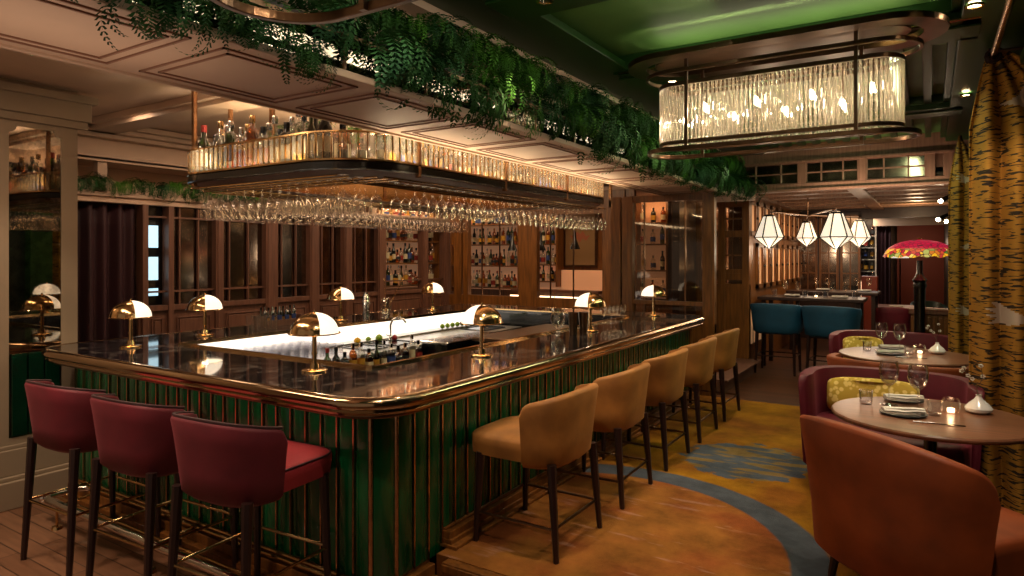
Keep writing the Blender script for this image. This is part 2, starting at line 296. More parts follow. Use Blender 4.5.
# ---------------------------------------------------------------- mesh helpers
class MB:
    def __init__(s): s.v = []; s.f = []; s.m = []; s.cm = 0
    def add(s, vs, fs):
        n = len(s.v); s.v += [tuple(v) for v in vs]; s.f += [tuple(i+n for i in f) for f in fs]; s.m += [s.cm]*len(fs); return s
    def box(s, x0, x1, y0, y1, z0, z1, T=None):
        vs = [Vector((x, y, z)) for x in (x0, x1) for y in (y0, y1) for z in (z0, z1)]
        if T: vs = [T @ v for v in vs]
        return s.add(vs, [(0,1,3,2),(4,6,7,5),(0,4,5,1),(2,3,7,6),(0,2,6,4),(1,5,7,3)])
    def bev(s, x0, x1, y0, y1, z0, z1, b=.006):     # box with chamfered edges (axis z loops)
        loops = []
        for z, i in ((z0, b), (z0+b, 0), (z1-b, 0), (z1, b)):
            a0, a1, c0, c1 = x0+i, x1-i, y0+i, y1-i
            loops.append([(a0+b,c0,z),(a1-b,c0,z),(a1,c0+b,z),(a1,c1-b,z),(a1-b,c1,z),(a0+b,c1,z),(a0,c1-b,z),(a0,c0+b,z)])
        return s.stack(loops)
    def stack(s, loops, cap0=True, cap1=True, close=False):
        n = len(loops[0]); vs = [p for l in loops for p in l]; fs = []
        k = len(loops)
        for i in range(k if close else k-1):
            for j in range(n):
                a = i*n+j; b = i*n+(j+1) % n; c = ((i+1) % k)*n+(j+1) % n; d = ((i+1) % k)*n+j
                fs.append((a, b, c, d))
        if not close:
            if cap0: fs.append(tuple(range(n-1, -1, -1)))
            if cap1: fs.append(tuple((k-1)*n+j for j in range(n)))
        return s.add(vs, fs)
    def strip(s, rows, closed=False):   # open grid
        n = len(rows[0]); vs = [p for r in rows for p in r]; fs = []
        for i in range(len(rows)-1):
            for j in range(n if closed else n-1):
                fs.append((i*n+j, i*n+(j+1) % n, (i+1)*n+(j+1) % n, (i+1)*n+j))
        return s.add(vs, fs)
    def lathe(s, prof, c=(0,0,0), n=24, a0=0, a1=2*PI):
        full = abs(a1-a0-2*PI) < 1e-6
        k = n if full else n+1
        rows = [[(c[0]+r*math.cos(a0+(a1-a0)*i/n), c[1]+r*math.sin(a0+(a1-a0)*i/n), c[2]+z) for i in range(k)] for r, z in prof]
        return s.strip(rows, full)
    def cyl(s, p0, p1, r0, r1=None, n=12, rot=0):
        r1 = r0 if r1 is None else r1
        p0 = Vector(p0); p1 = Vector(p1); d = (p1-p0).normalized()
        u = d.orthogonal().normalized() if abs(d.z) < .95 else Vector((1,0,0)); u = (u-d*u.dot(d)).normalized(); w = d.cross(u)
        L = [[p+u*(r*math.cos(rot+2*PI*i/n))+w*(r*math.sin(rot+2*PI*i/n)) for i in range(n)] for p, r in ((p0, r0), (p1, r1))]
        return s.stack(L)
    def tube(s, pts, r, n=8, closed=False):
        pts = [Vector(p) for p in pts]; k = len(pts); loops = []
        prev = None
        for i, p in enumerate(pts):
            if closed: d = pts[(i+1) % k]-pts[i-1]
            else: d = pts[min(i+1, k-1)]-pts[max(i-1, 0)]
            d.normalize()
            if prev is None: u = d.orthogonal().normalized() if abs(d.z) > .9 else Vector((0,0,1))
            else: u = prev
            u = (u-d*u.dot(d)).normalized(); prev = u; w = d.cross(u)
            rr_ = r(i/(k-1)) if callable(r) else r
            loops.append([p+u*(rr_*math.cos(2*PI*j/n))+w*(rr_*math.sin(2*PI*j/n)) for j in range(n)])
        return s.stack(loops, close=closed)
    def blob(s, c, r, n=12, sz=1.0):
        return s.lathe([(max(.0005, r*math.sin(PI*i/8)), -r*sz*math.cos(PI*i/8)) for i in range(9)], c, n)
    def build(s, name, mats, parent=None, smooth=False, bevel=0, label=None):
        me = bpy.data.meshes.new(name); me.from_pydata(s.v, [], s.f)
        if not isinstance(mats, (list, tuple)): mats = [mats]
        for x in mats: me.materials.append(M[x] if isinstance(x, str) else x)
        me.polygons.foreach_set('material_index', s.m)
        if smooth:
            me.polygons.foreach_set('use_smooth', [True]*len(me.polygons))
            try: me.set_sharp_from_angle(angle=R(smooth if smooth is not True else 40))
            except Exception: pass
        me.update()
        o = bpy.data.objects.new(name, me); COL.objects.link(o)
        if parent: o.parent = parent
        if bevel:
            b = o.modifiers.new('bevel', 'BEVEL'); b.width = bevel; b.segments = 2; b.limit_method = 'ANGLE'; b.angle_limit = R(40)
        if label: o['label'] = label
        return o
def tag(o, label, cat, group=None, kind=None):
    if label: o['label'] = label
    if cat: o['category'] = cat
    if group: o['group'] = group
    if kind: o['kind'] = kind
    return o
def thing(name, label, cat, loc=(0,0,0), rz=0, group=None):
    o = bpy.data.objects.new(name, None); o.empty_display_size = .05; COL.objects.link(o); o.location = loc; o.rotation_euler = (0,0,rz)
    return tag(o, label, cat, group)
KIDS = {}
def dup(root, loc, rz=None, label=None, group=None, scale=None):
    r = root.copy(); COL.objects.link(r); r.location = loc
    if rz is not None: r.rotation_euler = (0,0,rz)
    if label: r['label'] = label
    if group: r['group'] = group
    if scale: r.scale = scale if isinstance(scale, (tuple, list)) else (scale,)*3
    for ch in [c for c in bpy.data.objects if c.parent == root] if root.name not in KIDS else KIDS[root.name]:
        c = ch.copy(); COL.objects.link(c); c.parent = r
        for g in GK.get(ch.name, []):
            q = g.copy(); COL.objects.link(q); q.parent = c
    return r
GK = {}
def freeze(root):     # remember the children of a prototype
    KIDS[root.name] = [c for c in bpy.data.objects if c.parent == root]
    for c in KIDS[root.name]: GK[c.name] = [g for g in bpy.data.objects if g.parent == c]
    return root
def struct(name, mb, m, parent=None, **k):
    o = mb.build(name, m, parent, **k)
    if not parent: o['kind'] = 'structure'
    return o
def sup(cx, cy, a, b, n, z, N=40, a0=0):   # superellipse loop
    out = []
    for i in range(N):
        t = a0+2*PI*i/N; c, s_ = math.cos(t), math.sin(t)
        out.append((cx+a*math.copysign(abs(c)**(2/n), c), cy+b*math.copysign(abs(s_)**(2/n), s_), z))
    return out
def rr(x0, x1, y0, y1, r, z, N=8):
    r = max(r, .0005); out = []
    for cx, cy, a in ((x1-r, y1-r, 0), (x0+r, y1-r, 90), (x0+r, y0+r, 180), (x1-r, y0+r, 270)):
        for i in range(N+1):
            t = R(a+90*i/N); out.append((cx+r*math.cos(t), cy+r*math.sin(t), z))
    return out
def rrprof(mb, x0, x1, y0, y1, r, prof, N=8):
    return mb.stack([rr(x0-o, x1+o, y0-o, y1+o, r+o, z, N) for o, z in prof], close=True)
def rrring(mb, A, B, z0, z1, N=8):
    return mb.stack([rr(*A, z0, N), rr(*A, z1, N), rr(*B, z1, N), rr(*B, z0, N)], close=True)
def yrot(a): return Matrix.Rotation(a, 4, 'Z')
#STRUCTURE
# ---------------------------------------------------------------- floors
b = MB(); b.box(-5.8, 1.2, -1.2, 2.85, -.3, -.2); struct('floor', b, 'floorwood')
b = MB(); b.box(-2.31, .8, 2.86, 7.80, -.29, 0); struct('floor_carpet', b, 'carpet')
b = MB(); b.box(-2.225, .8, 2.80, 2.858, -.2, -.002); b.box(-2.225, .8, 2.79, 2.80, -.05, -.01); struct('trim_1', b, 'wood', bevel=.004)
b = MB(); b.box(-2.3, .8, 7.80, 22, -.3, -.004); b.box(-9, -2.22, 2.86, 22, -.3, -.2); struct('floor_far', b, 'floordark')
# ---------------------------------------------------------------- left pillar wall with the framed antique mirror
b = MB()
X0 = -5.75
b.box(X0-.4, X0, -1.2, 2.12, -.2, 3.0); b.box(X0-.4, X0, 2.47, 2.585, -.2, 3.0); b.box(X0-.4, X0, 2.12, 2.47, -.2, .30)
b.box(X0-.4, X0-.02, 2.12, 2.47, .30, 3.0)
# shaped head of the mirror frame
def head(y0, y1, zt, r):
    q = [R(90*i/8) for i in range(9)]
    pts = [(y0+r*math.sin(t), zt-r*math.cos(t)) for t in q]+[(y1-r*math.cos(t), zt-r*math.sin(t)) for t in q]
    return pts
hp = head(2.12, 2.47, 2.62, .05)
vs = [(X0, y, z) for y, z in hp]+[(X0, 2.47, 3.0), (X0, 2.12, 3.0)]
b.add(vs+[(x-.03, y, z) for x, y, z in vs], [tuple(range(len(vs)))]+[(i, (i+1) % len(vs), (i+1) % len(vs)+len(vs), i+len(vs)) for i in range(len(vs))])
struct('wall_left', b, 'creamwall')
b = MB(); b.box(X0-.012, X0-.008, 2.10, 2.49, .28, 2.64); tag(b.build('pillar_mirror', 'antique'), 'tall mottled antique mirror set into the taupe pillar at far left', 'mirror')
b = MB(); b.box(X0, X0+.05, -1.2, 2.67, 2.72, 2.92); b.box(X0, X0+.09, -1.2, 2.70, 2.86, 2.92); b.box(X0, X0+.03, -1.2, 2.65, 2.66, 2.72)
struct('trim_2', b, 'creamwall', bevel=.006)
b = MB(); b.box(X0, X0+.10, -1.2, 2.66, -.2, .0); b.box(X0, X0+.07, -1.2, 2.65, 0, .03); b.box(X0, X0+.04, -1.2, 2.64, .03, .22); b.box(X0, X0+.02, -1.2, 2.64, .22, .25)
struct('baseboard_left', b, 'creamwall', bevel=.006)
# dark green reflection in the pillar mirror bottom, built as glazed tiles
b = MB(); 
for i in range(3): b.box(X0-.006, X0+.012, 2.135+i*.11, 2.235+i*.11, .31, .92)
tag(b.build('green_tile_reflection', 'tilereflect', bevel=.004), 'dark green tile reflection at the foot of the pillar mirror', 'tile reflection')
# ---------------------------------------------------------------- cream ceiling over the bar
b = MB(); b.box(-8.5, -2.72, -1.2, 11, 2.96, 3.04); struct('ceiling_bar', b, 'cream')
b = MB()
for k, (w, z) in enumerate(((.30, 2.90), (.22, 2.86), (.12, 2.82))): b.box(-7.1, -7.0+w, 2.6, 9.0, z, z+.05)
for k, (w, z) in enumerate(((.36, 2.90), (.26, 2.86))): b.box(-7.0, -2.8, 3.3-w/2, 3.3+w/2, z, z+.06)
for k, (w, z) in enumerate(((.36, 2.90), (.26, 2.86))): b.box(-7.0, -2.8, 6.2-w/2, 6.2+w/2, z, z+.06)
struct('trim_3', b, 'cream', bevel=.006)
# ---------------------------------------------------------------- left glazed wall (x = -7)
XW = -7.0
b = MB(); b.box(XW-.5, XW, 2.6, 9.0, 2.62, 2.96); b.box(XW-.5, XW, 2.6, 9.0, 2.60, 2.64); b.box(XW-.6, XW-.5, 2.4, 9.2, -.2, 3.0)
struct('wall_far_left', b, 'cream')
b = MB(); b.box(XW-.5, XW, 2.6, 9.0, 2.19, 2.29); b.box(XW, XW+.03, 2.6, 9.0, 2.25, 2.29); b.box(XW-.02, XW+.015, 2.6, 9.0, 2.19, 2.21); struct('trim_4', b, 'cream', bevel=.004)
for yy in (3.35, 4.6, 5.9, 7.2):
    b = MB(); b.box(XW-.12, XW-.04, yy, yy+.09, 2.29, 2.60); struct('trim_5', b, 'cream')
# curtain
def curtain(name, p0, p1, z0, z1, amp, waves, m, label, n=160, rows=10, jitter=.4, ph=0):
    b = MB(); p0 = Vector(p0); p1 = Vector(p1); d = (p1-p0); w = Vector((-d.y, d.x)).normalized(); R_ = []
    for i in range(rows+1):
        z = z0+(z1-z0)*i/rows; row = []
        for j in range(n+1):
            u = j/n; a = math.sin(u*waves*2*PI+ph)+jitter*math.sin(u*waves*3.7+1.3+ph)
            q = p0+d*u+w*(a*amp*(1-.25*i/rows)); row.append((q.x, q.y, z))
        R_.append(row)
    b.strip(R_); o = b.build(name, m, smooth=True)
    so = o.modifiers.new('thick', 'SOLIDIFY'); so.thickness = .006
    return tag(o, label, 'curtain')
curtain('velvet_curtain', (XW-.08, 2.75), (XW-.08, 3.74), -.2, 2.19, .045, 7, 'dcurtain', 'dark burgundy velvet curtain hanging beside the glazed wooden wall')
# wooden dado + posts + mirrored panels
POSTS = [(3.76, 3.82), (4.04, 4.10), (4.60, 4.70), (5.28, 5.46), (5.97, 6.13), (6.58, 6.73), (7.25, 7.42), (8.30, 8.42), (8.86, 9.0)]
b = MB(); b.box(XW-.06, XW-.01, 3.74, 9.0, -.2, 1.12)
for i in range(len(POSTS)-1):
    y0, y1 = POSTS[i][1]+.05, POSTS[i+1][0]-.05
    if y1-y0 > .08:
        zz0, zz1 = .72, .98
        for (a, c, d_, e_) in ((y0, y1, zz1-.015, zz1), (y0, y1, zz0, zz0+.015), (y0, y0+.015, zz0, zz1), (y1-.015, y1, zz0, zz1)):
            b.box(XW-.01, XW+.004, a, c, d_, e_)
        y0 += .03; y1 -= .03; zz0 += .03; zz1 -= .03
        if y1 > y0+.03: b.box(XW-.01, XW+.002, y0, y1, zz0, zz1)
b.box(XW-.06, XW+.02, 3.74, 9.0, 1.06, 1.12)
struct('trim_6', b, 'woodrose', bevel=.003)
for y0, y1 in POSTS:
    b = MB(); b.box(XW-.10, XW+.03, y0, y1, -.2, 2.19); b.box(XW+.03, XW+.042, y0+.02, y1-.02, .1, 2.15) if y1-y0 > .08 else None
    tag(b.build('wall_post', 'woodrose', bevel=.004), None, None, kind='structure')
    b = None
b = MB()
for i in range(len(POSTS)-1):
    b.box(XW-.05, XW-.01, POSTS[i][1], POSTS[i+1][0], 1.255, 1.275); b.box(XW-.05, XW-.01, POSTS[i][1], POSTS[i+1][0], 2.06, 2.08)
    if i in (1, 2, 3, 4, 5):
        y0, y1 = POSTS[i][1], POSTS[i+1][0]
        for f in (.18, .62) : b.box(XW-.045, XW-.015, y0+(y1-y0)*f-.008, y0+(y1-y0)*f+.008, 1.1, 2.19)
tag(b.build('glazing_bars', 'woodrose'), None, None, kind='structure')
for i in range(1, 6):
    b = MB(); b.box(XW-.062, XW-.056, POSTS[i][1], POSTS[i+1][0], 1.12, 2.19)
    o = b.build('mirror_panel', 'smoke'); tag(o, ['','dark smoked mirror panel, second bay from the velvet curtain','dark smoked mirror panel, third bay from the velvet curtain','dark smoked mirror panel in the middle bay of the glazed wall','dark smoked mirror panel, second bay before the bottle cabinets','dark smoked mirror panel next to the left bottle cabinet'][i], 'mirror')
# first bay: cool lit window panes
t = thing('lit_display_window', 'narrow window with pale blue lit panes beside the velvet curtain', 'window', (XW-.1, 3.93, 1.12))
b = MB(); b.box(-.02, 0, -.11, .11, 0, 1.07); b.build('back_panel', 'black', t)
for z0, z1 in ((.62, .86), (.27, .52), (.10, .18)):
    b = MB(); b.box(.002, .01, -.09, .06, z0, z1); b.build('lit_pane', 'bluewin', t)
# ---------------------------------------------------------------- soffit: right long leg
b = MB(); b.box(-2.78, -2.05, -1.2, 8.0, SOF, SOF+.12); b.box(-2.78, -2.72, -1.2, 8.0, SOF+.12, 2.96); b.box(-2.79, -2.765, -1.2, 8.0, SOF-.012, SOF+.03); b.box(-2.09, -2.04, -1.2, 8.0, SOF-.012, SOF+.02)
b.box(-2.75, -2.0, 8.0, 9.3, SOF, SOF+.12)
struct('ceiling_soffit', b, 'cream', bevel=.004)
b = MB()
y = .60-.78*2
while y < 7.9:
    y0, y1 = y+.06, y+.78-.06
    for ins in (0, .05):
        x0, x1 = -2.70+ins, -2.14-ins; a, c = y0+ins, y1-ins
        for q in ((x0, x1, a, a+.009), (x0, x1, c-.009, c), (x0, x0+.009, a, c), (x1-.009, x1, a, c)): b.box(q[0], q[1], q[2], q[3], SOF-.006, SOF+.004)
    y += .78
struct('trim_7', b, 'groove')
b = MB(); b.box(-2.052, -2.04, -1.2, 8.0, SOF+.02, SOF+.15); struct('trim_8', b, 'antique')
b = MB(); b.box(-2.075, -2.03, -1.2, 8.0, SOF+.15, SOF+.17)
for i in range(18): b.box(-2.04, -2.034, -1.2+i*.52, -1.19+i*.52, SOF+.02, SOF+.15)
struct('trim_9', b, 'bronze')
# planter back wall (above soffit) and crown
b = MB(); b.box(-2.72, -2.55, -1.2, 9.3, SOF+.12, 3.12); b.box(-2.55, -2.42, -1.2, 9.3, 2.90, 3.12); b.box(-2.55, -2.30, -1.2, 9.3, 2.98, 3.12)
struct('wall_planter', b, 'cream')
# ---------------------------------------------------------------- green dining ceiling
b = MB(); b.box(-2.55, 1.0, -1.2, 9.4, CEIL, CEIL+.08); struct('ceiling', b, 'greenpanel')
b = MB()
for k, (w, z) in enumerate(((.42, 3.02), (.34, 3.045), (.24, 3.07), (.16, 3.095))): b.box(-2.30, -2.30+w, -1.2, 9.3, z, z+.05)
for yc in (3.0, 4.78, 7.4):
    b.box(-2.0, .25, yc-.22, yc+.22, 3.0, CEIL); b.box(-2.0, .25, yc-.27, yc+.27, 3.05, CEIL); b.box(-2.0, .25, yc-.12, yc+.12, 2.985, 3.0)
b.box(.15, .80, -1.2, 9.3, 3.0, CEIL); b.box(.10, .15, -1.2, 9.3, 3.05, CEIL)
struct('trim_10', b, 'green', bevel=.005)
b = MB()
for i in range(11): b.box(-1.75+i*.17, -1.69+i*.17, 5.06, 7.12, 3.05, CEIL); b.box(-1.75+i*.17, -1.69+i*.17, 7.7, 9.2, 3.05, CEIL)
struct('trim_11', b, 'green')
b = MB(); b.tube([(-1.95, 4.548, 3.0), (.24, 4.548, 3.0)], .009, 6); struct('trim_12', b, 'brass')
# right wall
b = MB(); b.box(.75, .85, -1.2, 9.3, -.3, 3.12); struct('wall_right', b, 'greendark')
b = MB()
for yc in (2.2, 4.9, 5.9, 7.6, 9.0):
    b.box(.56, .75, yc-.16, yc+.16, -.0, 2.72); b.box(.50, .75, yc-.21, yc+.21, 2.78, 2.84); b.box(.47, .75, yc-.24, yc+.24, 2.84, 2.90); b.box(.53, .75, yc-.19, yc+.19, 2.72, 2.78)
struct('trim_13', b, 'green', bevel=.006)
b = MB()
for y0 in (2.6, 3.25, 3.9):
    for z0 in (1.0, 1.75, 2.35):
        b.box(.72, .75, y0, y0+.03, .9, 2.95); b.box(.72, .75, y0, y0+.65, z0, z0+.03)
b.box(.72, .75, 2.4, 4.7, 2.92, 2.96)
struct('trim_14', b, 'green', bevel=.004)
# downlight fixtures
dl = thing('downlight', 'small round brass downlight in the green ceiling beams', 'downlight', (0,0,0), 0, 'recessed downlights in the dining ceiling')
b = MB(); b.lathe([(.045, 0), (.045, -.012), (.032, -.012), (.030, .0)], n=16); b.build('rim', 'brass', dl, True)
b = MB(); b.lathe([(.03, -.004), (.001, -.004)], n=16); b.build('lamp_lens', 'bulb', dl)
freeze(dl)
first = True
WH = ['over the nearest ochre stool', 'over the second ochre stool', 'over the middle ochre stool', 'over the far ochre stools', 'near the right wall beside the curtain rod', 'in the beam behind the chandelier', 'in the right ceiling border above the near round table', 'in the right ceiling border above the further round table', 'in the right ceiling border nearest the camera', 'in the right ceiling border beside the tiger print curtain', 'in the furthest ceiling beam']
for (x, y, z, tg, p, c), wh in zip(DOWN, WH):
    if first: dl.location = (x, y, z+.004); first = False; dl['label'] = 'small round brass downlight '+wh
    else: dup(dl, (x, y, z+.004), None, 'small round brass downlight '+wh)
# ---------------------------------------------------------------- transom above the far opening (y = 9.3)
b = MB(); b.box(-2.3, .75, 9.3, 9.42, 2.50, 2.60); b.box(-2.3, .75, 9.3, 9.42, 2.88, 3.12); b.box(-2.3, .75, 9.26, 9.3, 2.50, 2.53); b.box(-2.3, .75, 9.27, 9.3, 2.87, 2.90)
for x in (-2.28, -1.42, -.72, .00, .18): b.box(x-.05, x+.05, 9.3, 9.42, 2.6, 2.88)
b.box(-2.3, .75, 9.42, 9.46, 2.5, 3.12)
struct('wall_transom', b, 'woodpale', bevel=.004)
for i, (x0, x1) in enumerate(((-2.23, -1.47), (-1.37, -.77), (-.67, -.05))):
    t = thing('transom_window', ['transom window partly behind the hanging ferns, above the far opening', 'middle transom window above the far opening', 'transom window nearest the tiger print curtain'][i], 'window', (x0, 9.33, 2.6))
    b = MB(); b.box(0, x1-x0, .03, .035, 0, .28); b.build('pane', 'smoke', t)
    b = MB(); w = x1-x0
    for f in (0, .3, .72, 1): b.box(w*f-.008, w*f+.008, 0, .03, 0, .28)
    b.box(0, w, 0, .03, .13, .146); b.box(0, w, 0, .03, 0, .015); b.box(0, w, 0, .03, .265, .28)
    b.build('window_bars', 'woodpale', t)
# ---------------------------------------------------------------- timber screens behind the bar
def frame_screen(name, x0, x1, y, z0, z1, posts, rails, label, m='wood', d=.10, glass=True, dado=0, thin=()):
    t = thing(name, label, 'glazed screen', ((x0+x1)/2, y, z0))
    cx = (x0+x1)/2
    for a, w in posts:
        b = MB(); b.box(a-cx, a+w-cx, -d/2, d/2, 0, z1-z0); b.build('post', m, t, bevel=.005)
    for z, h in rails:
        b = MB(); b.box(x0-cx, x1-cx, -d/2+.02, d/2-.02, z-z0, z+h-z0); b.build('rail', m, t, bevel=.004)
    if thin:
        b = MB()
        for a in thin: b.box(a-cx-.008, a-cx+.008, -.012, .012, dado, z1-z0)
        b.build('glazing_bars', 'bronze', t)
    if glass:
        b = MB(); b.box(x0-cx, x1-cx, -.003, .003, dado, z1-z0-.02); b.build('pane', 'pane', t)
    if dado:
        b = MB(); b.box(x0-cx, x1-cx, -d/2+.01, d/2-.01, 0, dado); b.build('dado_panel', m, t, bevel=.004)
    return t
frame_screen('glazed_screen', -7.0, -3.6, 9.0, -.2, 2.62, [(-6.86, .16), (-6.66, .10), (-5.56, .34), (-4.1, .36)], [(2.28, .34)], 'timber posts and glazing between the bar and the shelf room', thin=(-6.3, -5.95, -5.0, -4.6), glass=False, dado=1.20)
frame_screen('glazed_screen', -3.46, -2.14, 7.85, -.2, 2.40, [(-3.46, .14), (-3.30, .14), (-2.28, .14)], [(2.32, .08), (1.05, .05)], 'tall timber framed glazed partition at the far end of the bar counter', thin=(-3.02, -2.5), dado=1.05)
t = frame_screen('glazed_screen', -2.95, -2.18, 9.8, -.2, 2.45, [(-2.95, .08), (-2.62, .10), (-2.28, .10)], [(2.36, .09), (1.92, .10), (1.40, .06), (1.30, .1)], 'timber partition with small square panes left of the far dining room', thin=(-2.75, -2.42), dado=1.45, glass=True)
b = MB(); b.box(-2.35, -2.1, 7.93, 9.75, -.2, .16); b.box(-2.35, -2.02, 7.93, 9.80, .16, .18); struct('trim_15', b, 'woodrose', bevel=.004)
# wall between the bar shelves & the rest, ceiling of the shelf room
b = MB(); b.box(-8.8, -2.95, 10.6, 10.7, -.2, 3.0); struct('wall_back', b, 'wood')
b = MB(); b.box(-2.95, -2.3, 9.86, 15.0, -.2, -.2+.01); b.box(-3.05, -2.95, 9.0, 11, -.2, 3.0); struct('wall_inner', b, 'wooddark')
b = MB(); b.box(-2.93, -2.3, 10.3, 10.33, 1.2, 2.6); struct('added_pane_backing', b, 'woodpale'); b = MB()  # pale backing added so the partition panes look lit
for z in (1.66, 2.19): b.box(-2.9, -2.3, 9.78, 9.82, z-.012, z+.012)
struct('trim_20', b, 'wood'); point((-2.6, 10.05, 2.35), 4, WARM, .04); point((-2.6, 10.05, 1.5), 2, WARM, .04)  # points are added fill for the backing, no bulbs there
b = MB(); b.box(-8.8, -2.3, 9.0, 11.0, 2.62, 2.68); struct('ceiling_shelf_room', b, 'cream')
# ---------------------------------------------------------------- far dining room
b = MB(); b.box(-2.5, -2.3, 9.86, 14.6, -.2, 2.66); struct('wall_far_room', b, 'wood')
b = MB(); b.box(-2.5, -1.15, 14.5, 14.65, -.2, 2.66); b.box(-1.15, .3, 14.5, 14.65, 2.38, 2.66); struct('wall_far', b, 'wooddark')
b = MB(); b.box(-2.5, .8, 9.42, 22, 2.66, 2.72); struct('ceiling_far', b, 'greenpanel')
b = MB()
for i in range(7): b.box(-2.3, .75, 9.75+i*.72, 10.0+i*.72, 2.56, 2.66)
b.box(-.95, -.75, 9.42, 14.5, 2.54, 2.66); b.box(-2.3, -2.2, 9.42, 14.5, 2.54, 2.66)
struct('trim_16', b, 'woodpale', bevel=.004)
b = MB(); b.box(.30, .45, 9.3, 22, -.2, 2.66); struct('wall_far_right', b, 'greendark')
b = MB(); b.box(-3.5, .4, 21, 21.1, -.2, 2.7); b.box(-1.8, -1.7, 16.6, 21, -.2, 2.7); struct('wall_end', b, 'wood')
# ================================================================ THE BAR
BX0, BX1, BY0, BY1 = -5.68, -2.12, 2.20, 7.62
bar = thing('bar_counter', 'large island bar counter with green tiled front and brass nosing', 'bar counter', ((BX0+BX1)/2, (BY0+BY1)/2, -.2))
def bb(mb, name, m, **k):      # part of the bar, authored in world coordinates
    c = bar.location; mb.v = [(x-c.x, y-c.y, z-c.z) for x, y, z in mb.v]
    return mb.build(name, m, bar, **k)
b = MB(); rrring(b, (BX0+.03, BX1-.03, BY0+.03, BY1-.03, .30), (-4.87, -2.86, 2.92, 6.95, .04), .935, .97, 12)
bb(b, 'counter_top', 'marble', smooth=30)
b = MB(); rrprof(b, BX0+.04, BX1-.04, BY0+.04, BY1-.04, .29, [(-.03,.966),(0,.974),(.02,.974),(.034,.966),(.042,.952),(.046,.938),(.040,.922),(.028,.912),(.02,.908),(.026,.90),(.022,.888),(.0,.884),(-.05,.884),(-.05,.93)], 14)
bb(b, 'brass_nosing', 'nosing', smooth=50)
b = MB(); rrprof(b, BX0+.08, BX1-.08, BY0+.08, BY1-.08, .25, [(0,.884),(.012,.882),(.016,.872),(.010,.860),(0,.858),(-.08,.858),(-.08,.884)], 12)
bb(b, 'lower_moulding', 'bronze', smooth=50)
b = MB(); rrring(b, (-4.90, -2.83, 2.89, 6.98, .05), (-4.868, -2.862, 2.918, 6.952, .04), .955, .985, 4); bb(b, 'inner_rim', 'brass')
# carcass
b = MB(); b.box(-5.40, -2.45, 2.47, 2.90, -.2, .935); b.box(-2.84, -2.39, 2.60, 7.50, -.2, .935); b.box(-5.44, -4.90, 2.47, 7.50, -.2, .935); b.box(-5.40, -2.40, 6.98, 7.50, -.2, .935)
bb(b, 'carcass', 'black')
FY, FX = 2.43, -2.35
def tile(mb, p0, p1, z0, z1, bulge=.010):   # vertical glazed tile between two plan points (outer face), bulging outward
    p0 = Vector(p0); p1 = Vector(p1); d = (p1-p0); w = Vector((d.y, -d.x)).normalized()
    def ring(z, k):
        pts = [p0-w*.03] + [p0+d*(i/6)+w*(bulge*k*math.sin(PI*i/6)**.6) for i in range(7)] + [p1-w*.03]
        return [(q.x, q.y, z) for q in pts]
    mb.stack([ring(z0, .6), ring(z0+.01, 1), ring(z1-.01, 1), ring(z1, .6)])
b = MB(); bs = MB()
n = 25; xs = [-5.42+(3.04)*i/n for i in range(n+1)]
for i in range(n):
    tile(b, (xs[i]+.007, FY), (xs[i+1]-.007, FY), -.02, .862)
    bs.box(xs[i]-.005, xs[i]+.005, FY-.012, FY+.03, -.02, .862)
bb(b, 'front_tiles', 'tile', smooth=35); bb(bs, 'front_brass_strips', 'copper')
b = MB(); bs = MB()
tile(b, (-2.375, FY+.008), (-2.352, 2.568), -.04, .862, .012)
for q in ((-2.385, FY-.004), (-2.35, 2.578)): bs.cyl((q[0], q[1], -.06), (q[0], q[1], .862), .012, n=8)
n = 41; ys = [2.59+(4.92)*i/n for i in range(n+1)]
for i in range(n):
    z0 = -.03 if ys[i] < 2.93 else .10
    tile(b, (FX, ys[i]+.007), (FX, ys[i+1]-.007), z0, .862)
    bs.box(FX-.03, FX+.012, ys[i+1]-.005, ys[i+1]+.005, z0, .862)
bb(b, 'side_tiles', 'tile', smooth=35); bb(bs, 'side_brass_strips', 'copper')
b = MB(); b.box(-2.38, -2.345, 7.50, 7.60, -.0, .86); b.box(-2.50, -2.34, 7.56, 7.62, -.2, .86); bb(b, 'end_panel', 'wood')
b = MB()
for o, z0, z1 in ((.0, .085, .10), (.035, .0, .085), (.05, .0, .045), (.09, 0, .02)): b.box(-2.40, FX+.02+o, 2.97-o*.3, 7.56, z0, z1)
bb(b, 'side_plinth', 'wood', bevel=.004)
b = MB()
for o, z0, z1 in ((.0, -.05, -.02), (.04, -.11, -.05), (.08, -.16, -.11), (.12, -.2, -.16)): b.box(-5.45, FX+o, FY-.01-o, 2.5, z0, z1); b.box(FX-.1, FX+o, 2.45, 2.85, z0, z1)
bb(b, 'front_plinth', 'wood', bevel=.004)
b = MB()
for z in (-.015, -.105): b.cyl((-5.42, FY-.05-(.0 if z > -.1 else .1), z), (FX+.02, FY-.05-(.0 if z > -.1 else .1), z), .010, n=8)
bb(b, 'plinth_brass_lines', 'brass')
